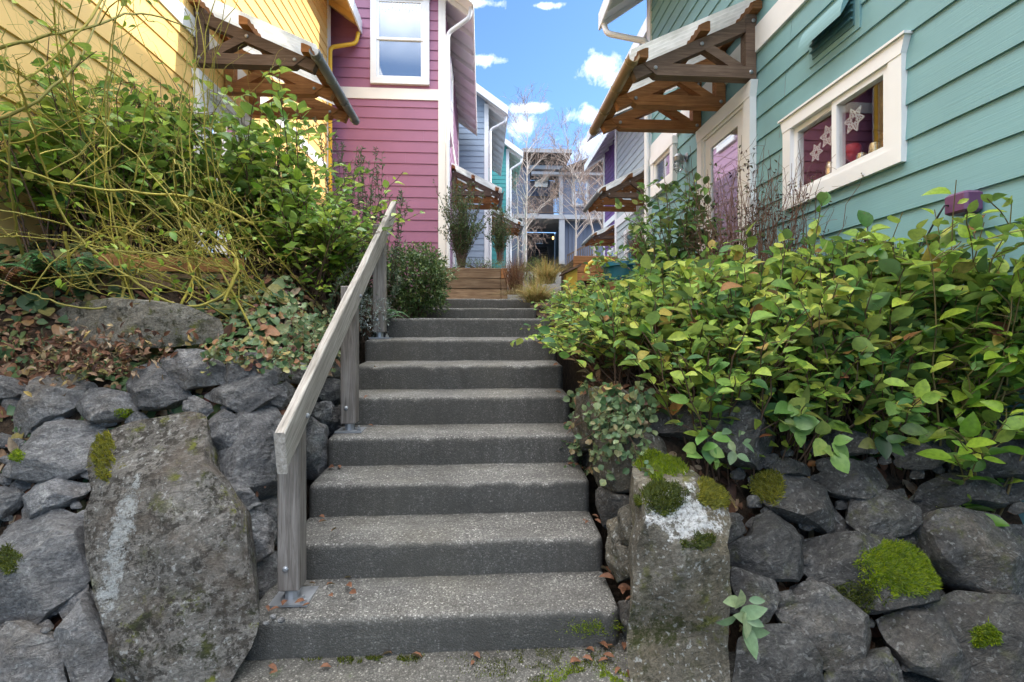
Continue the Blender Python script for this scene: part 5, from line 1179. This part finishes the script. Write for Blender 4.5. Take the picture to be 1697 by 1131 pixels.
# individual seedlings on the right wall
def seedling(label, px, py, n, L, W, seed, lm=SALAL, off=.14, up=V((0, -.45, .55))):
    r = random.Random(seed); b = at(px, py, depR(px, py)-.02); c = at(px, py-8, depR(px, py)-off); ml, mt = MB(), MB(); mt.tube(arc(b, c, (0, -.03, .03), 5), .003, 5, False)
    n = int(n*1.7)
    for i in range(n):
        a = 2.4*i+r.gauss(0, .3); p = c+V((r.gauss(0, .02), r.gauss(0, .01), .010*i)); d = V((math.cos(a), -.35-.4*r.random(), math.sin(a)*.7-.1)); k = r.uniform(.45, 1.05); ml.leaf(p+d*.018, d, V((0, -.8, .6))+rv(r, .35), L*k, W*k*1.12, .25, r.uniform(.1, .4))
    t = thing('seedling_plant', label, 'plant', b); mt.build('stem', TWG, t, smooth=True); ml.build('leaves', lm, t, smooth=True)
VARI = leafm('variegated_leaf', [(0, (.1, .18, .09)), (.6, (.2, .3, .15)), (1, (.32, .38, .2))], .4, .3)
LSEED = leafm('fresh_leaf', [(0, (.10, .24, .05)), (.5, (.18, .32, .08)), (1, (.33, .40, .10))], .35, .35)
seedling('small broad-leaved plant growing beside the moss on the upright boulder', 1168, 766, 6, .085, .055, 141, LSEED)
seedling('tiny pale variegated plant above the golden moss', 1216, 758, 6, .055, .032, 142, VARI)
seedling('large round-leaved plant hanging over the broad brown-faced rock', 1310, 722, 8, .105, .075, 143, LSEED)
seedling('three-leaved plant to the right of the large round-leaved one', 1368, 758, 5, .10, .07, 144, LSEED)
seedling('dark holly-leaved sprig hanging over the flat dark rock', 1455, 752, 7, .10, .052, 145, DKLEAF)
seedling('bright green leaf rosette at the bottom of the salal, above the thin dark rock', 1480, 700, 6, .085, .06, 146, LSEED)
seedling('pale green plant rooted in the gap beside the foot of the mossy boulder', 1226, 1046, 6, .10, .045, 147, VARI)
# --- moss
def moss(rock_o, label, cx, cy, rx, ry, n, lm, seed, L=.014, rag=.85, name='moss_cushion', puff=.011):
    r = random.Random(seed); o0 = LOC[rock_o.name]; me = rock_o.data; m = MB(); cand = []
    for f in me.polygons:
        c = o0+V(f.center)
        if f.normal.dot(c) > 0: continue
        px, py = proj(c); q = math.hypot((px-cx)/rx, (py-cy)/ry)+rag*noise.noise(V((px*.05, py*.05, seed)))
        if q < 1: cand.append((f, c, 1-q))
    if not cand: print('NO MOSS', label); return
    tot = sum(f.area for f, _, _ in cand); ks = []
    for f, c, q in cand:
        vs = [o0+V(me.vertices[i].co) for i in f.vertices]; kk = n*f.area/tot*min(1.25, .12+q*2.6); kk = int(kk)+(r.random() < kk-int(kk))
        for _ in range(kk):
            w = [r.random() for _ in vs]; s = sum(w); p = sum((v*(x/s) for v, x in zip(vs, w)), V()); h = puff*min(1, q*2.2)*(.7+.6*noise.noise(p*35))
            a = (V(f.normal)+rv(r, .55)+V((0, 0, .25))).normalized(); p = p+V(f.normal)*h; ll = L*r.uniform(.5, 1.3); s_ = a.orthogonal().normalized(); s_ = (s_*math.cos(kk)+a.cross(s_)*r.uniform(-1, 1)).normalized()*(ll*.16)
            m.add([p-a*ll*.8-s_, p-a*ll*.8+s_, p+s_*.8+a*ll*.2, p+a*ll], [(0, 1, 2, 3)])
    o = m.build(name, lm, loc=sum((c for _, c, _ in cand), V())/len(cand)); tag(o, label, 'moss')
moss(RO[5], 'big bright green moss cushion on the long brown rock', 1497, 940, 78, 50, 9000, MOSSG, 151, .016, .35)
moss(RO[5], 'smaller ragged patch of dark green moss at the lower left of the big cushion', 1420, 990, 42, 26, 2200, MOSSD, 152, .012, .6)
moss(RO[15], 'small bright moss tuft on the bottom right rock', 1632, 1052, 24, 20, 1500, MOSSG, 153, .016)
moss(MBO, 'bright yellow-green moss crowning the upright boulder', 1098, 758, 46, 38, 6000, MOSSG, 154, .02, .45)
moss(MBO, 'olive moss patch under the crown of the upright boulder', 1098, 824, 44, 30, 3800, MOSSD, 155, .014, .5)
moss(MBO, 'golden-brown moss along the right shoulder of the upright boulder', 1186, 812, 34, 32, 4200, MOSSY, 156, .018, .5)
moss(RO[1], 'golden moss on the upper end of the long sloping rock', 1272, 805, 30, 32, 2600, MOSSY, 157, .018, .5)
moss(MBO, 'dark moss strip halfway down the upright boulder', 1160, 900, 26, 18, 900, MOSSD, 158, .012, .7)
moss(TB, 'mustard moss strip near the top left of the tall lichened boulder', 172, 752, 20, 46, 2600, MOSSY, 159, .014, .6)
ROCKS = [o for o in C.objects if o.name.split('.')[0] == 'rock']
moss(ROCKS[7], 'tiny bright moss tuft on the rounded grey rock', 28, 756, 16, 9, 500, MOSSG, 160, .012)
moss(ROCKS[10], 'green moss along the top corner of the rusty-stained rock', 14, 930, 26, 26, 1100, MOSSD, 161, .012, .6)
moss(ROCKS[2], 'little green moss strip on the low grey rock above the tall boulder', 206, 684, 16, 7, 500, MOSSG, 162, .012)
def flatmoss(name, label, zf, cx, cy, rx, ry, n, seed, lm):
    r = random.Random(seed); m = MB(); c = 0
    for _ in range(n*6):
        if c >= n: break
        px, py = cx+r.gauss(0, rx*.5), cy+r.gauss(0, ry*.5); p = on_z(px, py, GZ)
        if noise.noise(V((p.x*9, p.y*9, seed)))+.5*noise.noise(V((p.x*30, p.y*30, seed))) < .02: continue
        if p.y > 1.915 and zf is None: continue
        a = (V((0, 0, 1))+rv(r, .5)).normalized(); l = .010*r.uniform(.4, 1.2); s = a.orthogonal().normalized()*l*.2; p.z = GZ; m.add([p-s, p+s, p+a*l], [(0, 1, 2)]); c += 1
    o = m.build(name, lm); o['kind'] = 'stuff'; o['label'] = label
flatmoss('ground_moss', 'moss on the pavement at the foot of the steps, right', None, 900, 1098, 110, 40, 3500, 171, MOSSD)
flatmoss('ground_moss', 'moss on the pavement in the lower right corner by the boulder', None, 985, 1125, 90, 30, 2500, 172, MOSSG)
flatmoss('ground_moss', 'moss along the base of the lowest step', None, 620, 1092, 120, 8, 900, 173, MOSSD)
r = random.Random(175); m = MB()
for _ in range(1100):
    px = 985+r.gauss(0, 26); py = 1040+r.gauss(0, 7)-(px-985)*.06; p = on_y(px, py, 1.921); a = (V((0, -1, .5))+rv(r, .5)).normalized(); l = .009*r.uniform(.5, 1.2); s = a.orthogonal().normalized()*l*.2; m.add([p-s, p+s, p+a*l], [(0, 1, 2)])
o = m.build('step_moss', MOSSG); tag(o, 'green moss streak on the riser of the lowest step, right end', 'moss')
# --- fallen leaves lying on the steps and pavement, one object each
r = random.Random(181)
def fallen(px, py, z, L, label, group, m_=LITT):
    p = on_z(px, py, z); m = MB(); a = V((r.gauss(0, 1), r.gauss(0, 1), 0)).normalized(); m.leaf(p+V((0, 0, .012)), a+V((0, 0, .1)), V((0, 0, 1))+rv(r, .3), L, L*r.uniform(.4, .6), .9, r.uniform(-.2, .5)); m.leaf(p+V((0, 0, .010)), a*.2, V((0, 0, 1)), L*.05, .003)
    tag(m.build('fallen_leaf', m_, smooth=True), label, 'leaf', group)
g1 = 'dry leaves fallen on the lowest step'; l1 = 'dry brown leaf fallen on the lowest step near the base plate'
for px, py in ((540, 975), (570, 963), (583, 978), (546, 990), (580, 986), (476, 1000), (463, 1012), (488, 1004), (500, 1010), (440, 1010), (523, 972)): fallen(px, py, -1.083, r.uniform(.028, .05), l1, g1)
for px, py, z in ((965, 780, -.74), (968, 868, -.91), (992, 862, -.91), (996, 872, -.91), (960, 774, -.74), (940, 704, -.56), (950, 712, -.56), (610, 708, -.56), (930, 655, -.37), (925, 608, -.19), (620, 612, -.19)): fallen(px, py, z, r.uniform(.025, .045), 'small dry leaf caught in a corner of a step', 'leaves in the step corners')
for px, py in ((1018, 965), (1024, 978), (1032, 990), (1012, 955), (1036, 1000)): fallen(px, py, -1.083, r.uniform(.04, .075), 'rust-brown leaf curled at the right end of the lowest step', 'leaves at the right end of the lowest step')
for px, py in ((945, 1104), (965, 1095), (985, 1085), (1000, 1090), (1008, 1098), (1028, 1112), (1045, 1118), (1020, 1078), (1035, 1070), (1048, 1085), (990, 1070), (1060, 1100)): fallen(px, py, GZ, r.uniform(.035, .06), 'dead leaf on the mossy pavement at the right foot of the steps', 'leaves on the pavement right')
for px, py in ((650, 1088), (785, 1088), (445, 1108), (530, 1112), (700, 1095), (460, 1118), (780, 1108)): fallen(px, py, GZ, r.uniform(.03, .05), 'dead leaf on the pavement in front of the lowest step', 'leaves on the pavement in front')
for px, py, z in ((545, 778, -.74), (585, 772, -.74), (563, 780, -.74), (935, 766, -.74), (952, 773, -.74)): fallen(px, py, z, r.uniform(.035, .055), 'dry red-brown leaf on the third step', 'dry leaves on the third step')
for px, py, z in ((528, 870, -.91), (538, 862, -.91), (558, 880, -.91), (975, 868, -.91)): fallen(px, py, z, r.uniform(.025, .04), 'small pale dry leaf on the second step', 'dry leaves on the second step')
for px, py, z in ((618, 706, -.56), (945, 708, -.56), (610, 660, -.37)): fallen(px, py, z, .035, 'dry leaf lying on the fourth or fifth step', 'dry leaves on the middle steps')
# --- birches at the far end
def birch(label, px, pyb, pyt, d, seed, lean=0., rad=.05, weep=0., nb=26):
    r = random.Random(seed); mt, mc = MB(), MB(); b = at(px, pyb, d); b.z -= .4; h = (pyb-pyt)/F*d+.4; top = b+V((lean, 0, h)); pts = arc(b, top, (-lean*.6+r.gauss(0, .15), 0, 0), 14, .035, r); rad *= .72; mt.tube(pts, taper(rad, .010, 14), 8, False)
    def br(p, dirv, L, rd, dep):
        q = p+dirv*L; k = arc(p, q, V((r.gauss(0, .06), r.gauss(0, .06), (.12-weep)*L)), 6, .02*L, r); (mt if dep == 0 else mc).tube(k, taper(rd, rd*.35, 6), 5 if dep == 0 else 3, False)
        if dep < 2:
            for _ in range(r.randint(5, 8) if dep == 0 else r.randint(3, 5)):
                i = r.randint(2, 6); br(k[i], (dirv*.7+rv(r, .5)+V((0, 0, .35-weep))).normalized(), L*r.uniform(.4, .7), max(rd*.45, .006), dep+1)
    for i in range(nb):
        f = r.uniform(2.5, 13.9); k = int(f); p = pts[k].lerp(pts[k+1], f-k); a = r.uniform(0, 6.28); t = f/14
        br(p, V((math.cos(a), math.sin(a)*.7, .9-weep)).normalized(), h*(.30-.17*t), rad*.42*(1-t*.6), 0)
    t = thing('birch_tree', label, 'tree', b); mt.build('trunk', BIRCH, t, smooth=True); mc.build('crown', BIRCHT, t)
birch('bare white birch, tallest, left of the balcony', 870, 430, 180, 24., 201, .15, .085, 0, 34)
birch('bare birch with drooping straw-coloured twigs in front of the left porch post', 858, 430, 285, 22., 202, -.1, .06, .7, 30)
birch('slim bare white birch in front of the right-hand window', 952, 425, 215, 23., 203, -.5, .07, 0, 24)
birch('bare white birch leaning left beside the wooden stair railing', 985, 425, 240, 22., 204, -1.7, .08, 0, 26)
birch('bare white birch closest to the violet house', 1003, 420, 225, 21., 205, .1, .06, 0, 24)
# ---------------------------------------------------------------- camera, sky, sun
cam = bpy.data.cameras.new('camera'); co = bpy.data.objects.new('camera', cam); C.objects.link(co); bpy.context.scene.camera = co
cam.sensor_width = 36; cam.lens = 36*F/1697; cam.shift_y = -(565.5-HY)/1697; cam.clip_end = 2000; cam.clip_start = .05
co.rotation_euler = (math.pi/2, 0, -TH)
EL, AZ = math.radians(31), math.radians(80)                 # azimuth clockwise from +Y
sl = bpy.data.lights.new('sun', 'SUN'); sl.energy = 2.2; sl.angle = math.radians(.5); sl.color = (1, .94, .84); so = bpy.data.objects.new('sun', sl); C.objects.link(so)
sd = V((math.cos(EL)*math.sin(AZ), math.cos(EL)*math.cos(AZ), math.sin(EL))); so.rotation_euler = (-sd).to_track_quat('-Z', 'Y').to_euler(); so.location = sd*50
w = bpy.data.worlds.new('World'); bpy.context.scene.world = w; w.use_nodes = True; nt = w.node_tree; bg = nt.nodes['Background']
sk = N(nt, 'ShaderNodeTexSky', sky_type='NISHITA'); sk.sun_disc = False; sk.sun_elevation = EL; sk.sun_rotation = AZ; sk.altitude = 300; sk.air_density = 1.0; sk.dust_density = .25; sk.ozone_density = 3.5
tc = N(nt, 'ShaderNodeTexCoord'); sx = N(nt, 'ShaderNodeSeparateXYZ'); nt.links.new(tc.outputs['Generated'], sx.inputs[0])
az = mth(nt, 'ARCTAN2', sx.outputs[0], sx.outputs[1]); el = mth(nt, 'ARCSINE', sx.outputs[2])
n1 = noi(nt, tc.outputs['Generated'], 22, 8, .66, .3); n2 = noi(nt, tc.outputs['Generated'], 3.2, 6, .6)
tot = None
for px, py, wx, wy in ((806, 101, 26, 11), (1000, 112, 42, 24), (1012, 128, 34, 18), (880, 180, 42, 10), (968, 192, 40, 17), (865, 212, 34, 22), (1000, 238, 60, 20), (930, 262, 50, 16), (790, 5, 40, 9), (905, 10, 30, 6)):
    q = ray(px, py).normalized(); a0 = math.atan2(q.x, q.y); e0 = math.asin(q.z)
    q1 = ray(px+wx, py).normalized(); q2 = ray(px, py-wy).normalized()
    dx = mth(nt, 'DIVIDE', mth(nt, 'SUBTRACT', az, a0), abs(math.atan2(q1.x, q1.y)-a0)); dy = mth(nt, 'DIVIDE', mth(nt, 'SUBTRACT', el, e0), abs(math.asin(q2.z)-e0))
    k = mth(nt, 'SUBTRACT', 1.1, mth(nt, 'SQRT', mth(nt, 'ADD', mth(nt, 'MULTIPLY', dx, dx), mth(nt, 'MULTIPLY', dy, dy))))
    tot = k if tot is None else mth(nt, 'MAXIMUM', tot, k)
f = mth(nt, 'ADD', tot, mth(nt, 'MULTIPLY', mth(nt, 'SUBTRACT', n1, .5), 3.6))
mask = ramp(nt, f, [(.05, 0), (.5, .35), (1.15, .95)])
m3 = ramp(nt, n2, [(.62, 0), (.80, .55)]); mask = mth(nt, 'MAXIMUM', mask, mth(nt, 'MULTIPLY', m3, .0))
hi = ramp(nt, mth(nt, 'ADD', sx.outputs[2], mth(nt, 'MULTIPLY', mth(nt, 'SUBTRACT', n2, .5), .35)), [(.66, 0), (.80, 1)])
bh = ramp(nt, mth(nt, 'ADD', mth(nt, 'MULTIPLY', sx.outputs[1], -1.), mth(nt, 'MULTIPLY', mth(nt, 'SUBTRACT', n2, .5), .5)), [(.42, 0), (.6, 1)])   # .5 + : unseen bright cloud added overhead and behind the viewer to fill shade
bh = mth(nt, 'MULTIPLY', bh, ramp(nt, sx.outputs[2], [(.48, 0), (.62, 1)]))
big = mth(nt, 'MULTIPLY', mth(nt, 'MAXIMUM', hi, mth(nt, 'MULTIPLY', bh, .7)), ramp(nt, n1, [(.25, .55), (.6, 1)]))
skt = mix(nt, 1., sk.outputs[0], (.80, .93, 1.03), 'MULTIPLY')
cc = mix(nt, mask, skt, (6.6, 6.8, 7.2)); cc = mix(nt, big, cc, (25., 25.4, 26.)); nt.links.new(cc, bg.inputs[0]); bg.inputs[1].default_value = .118
sc = bpy.context.scene; sc.view_settings.view_transform = 'Standard'; sc.view_settings.look = 'None'; sc.view_settings.exposure = 1.55
sc.cycles.max_bounces = 8; sc.cycles.transparent_max_bounces = 12
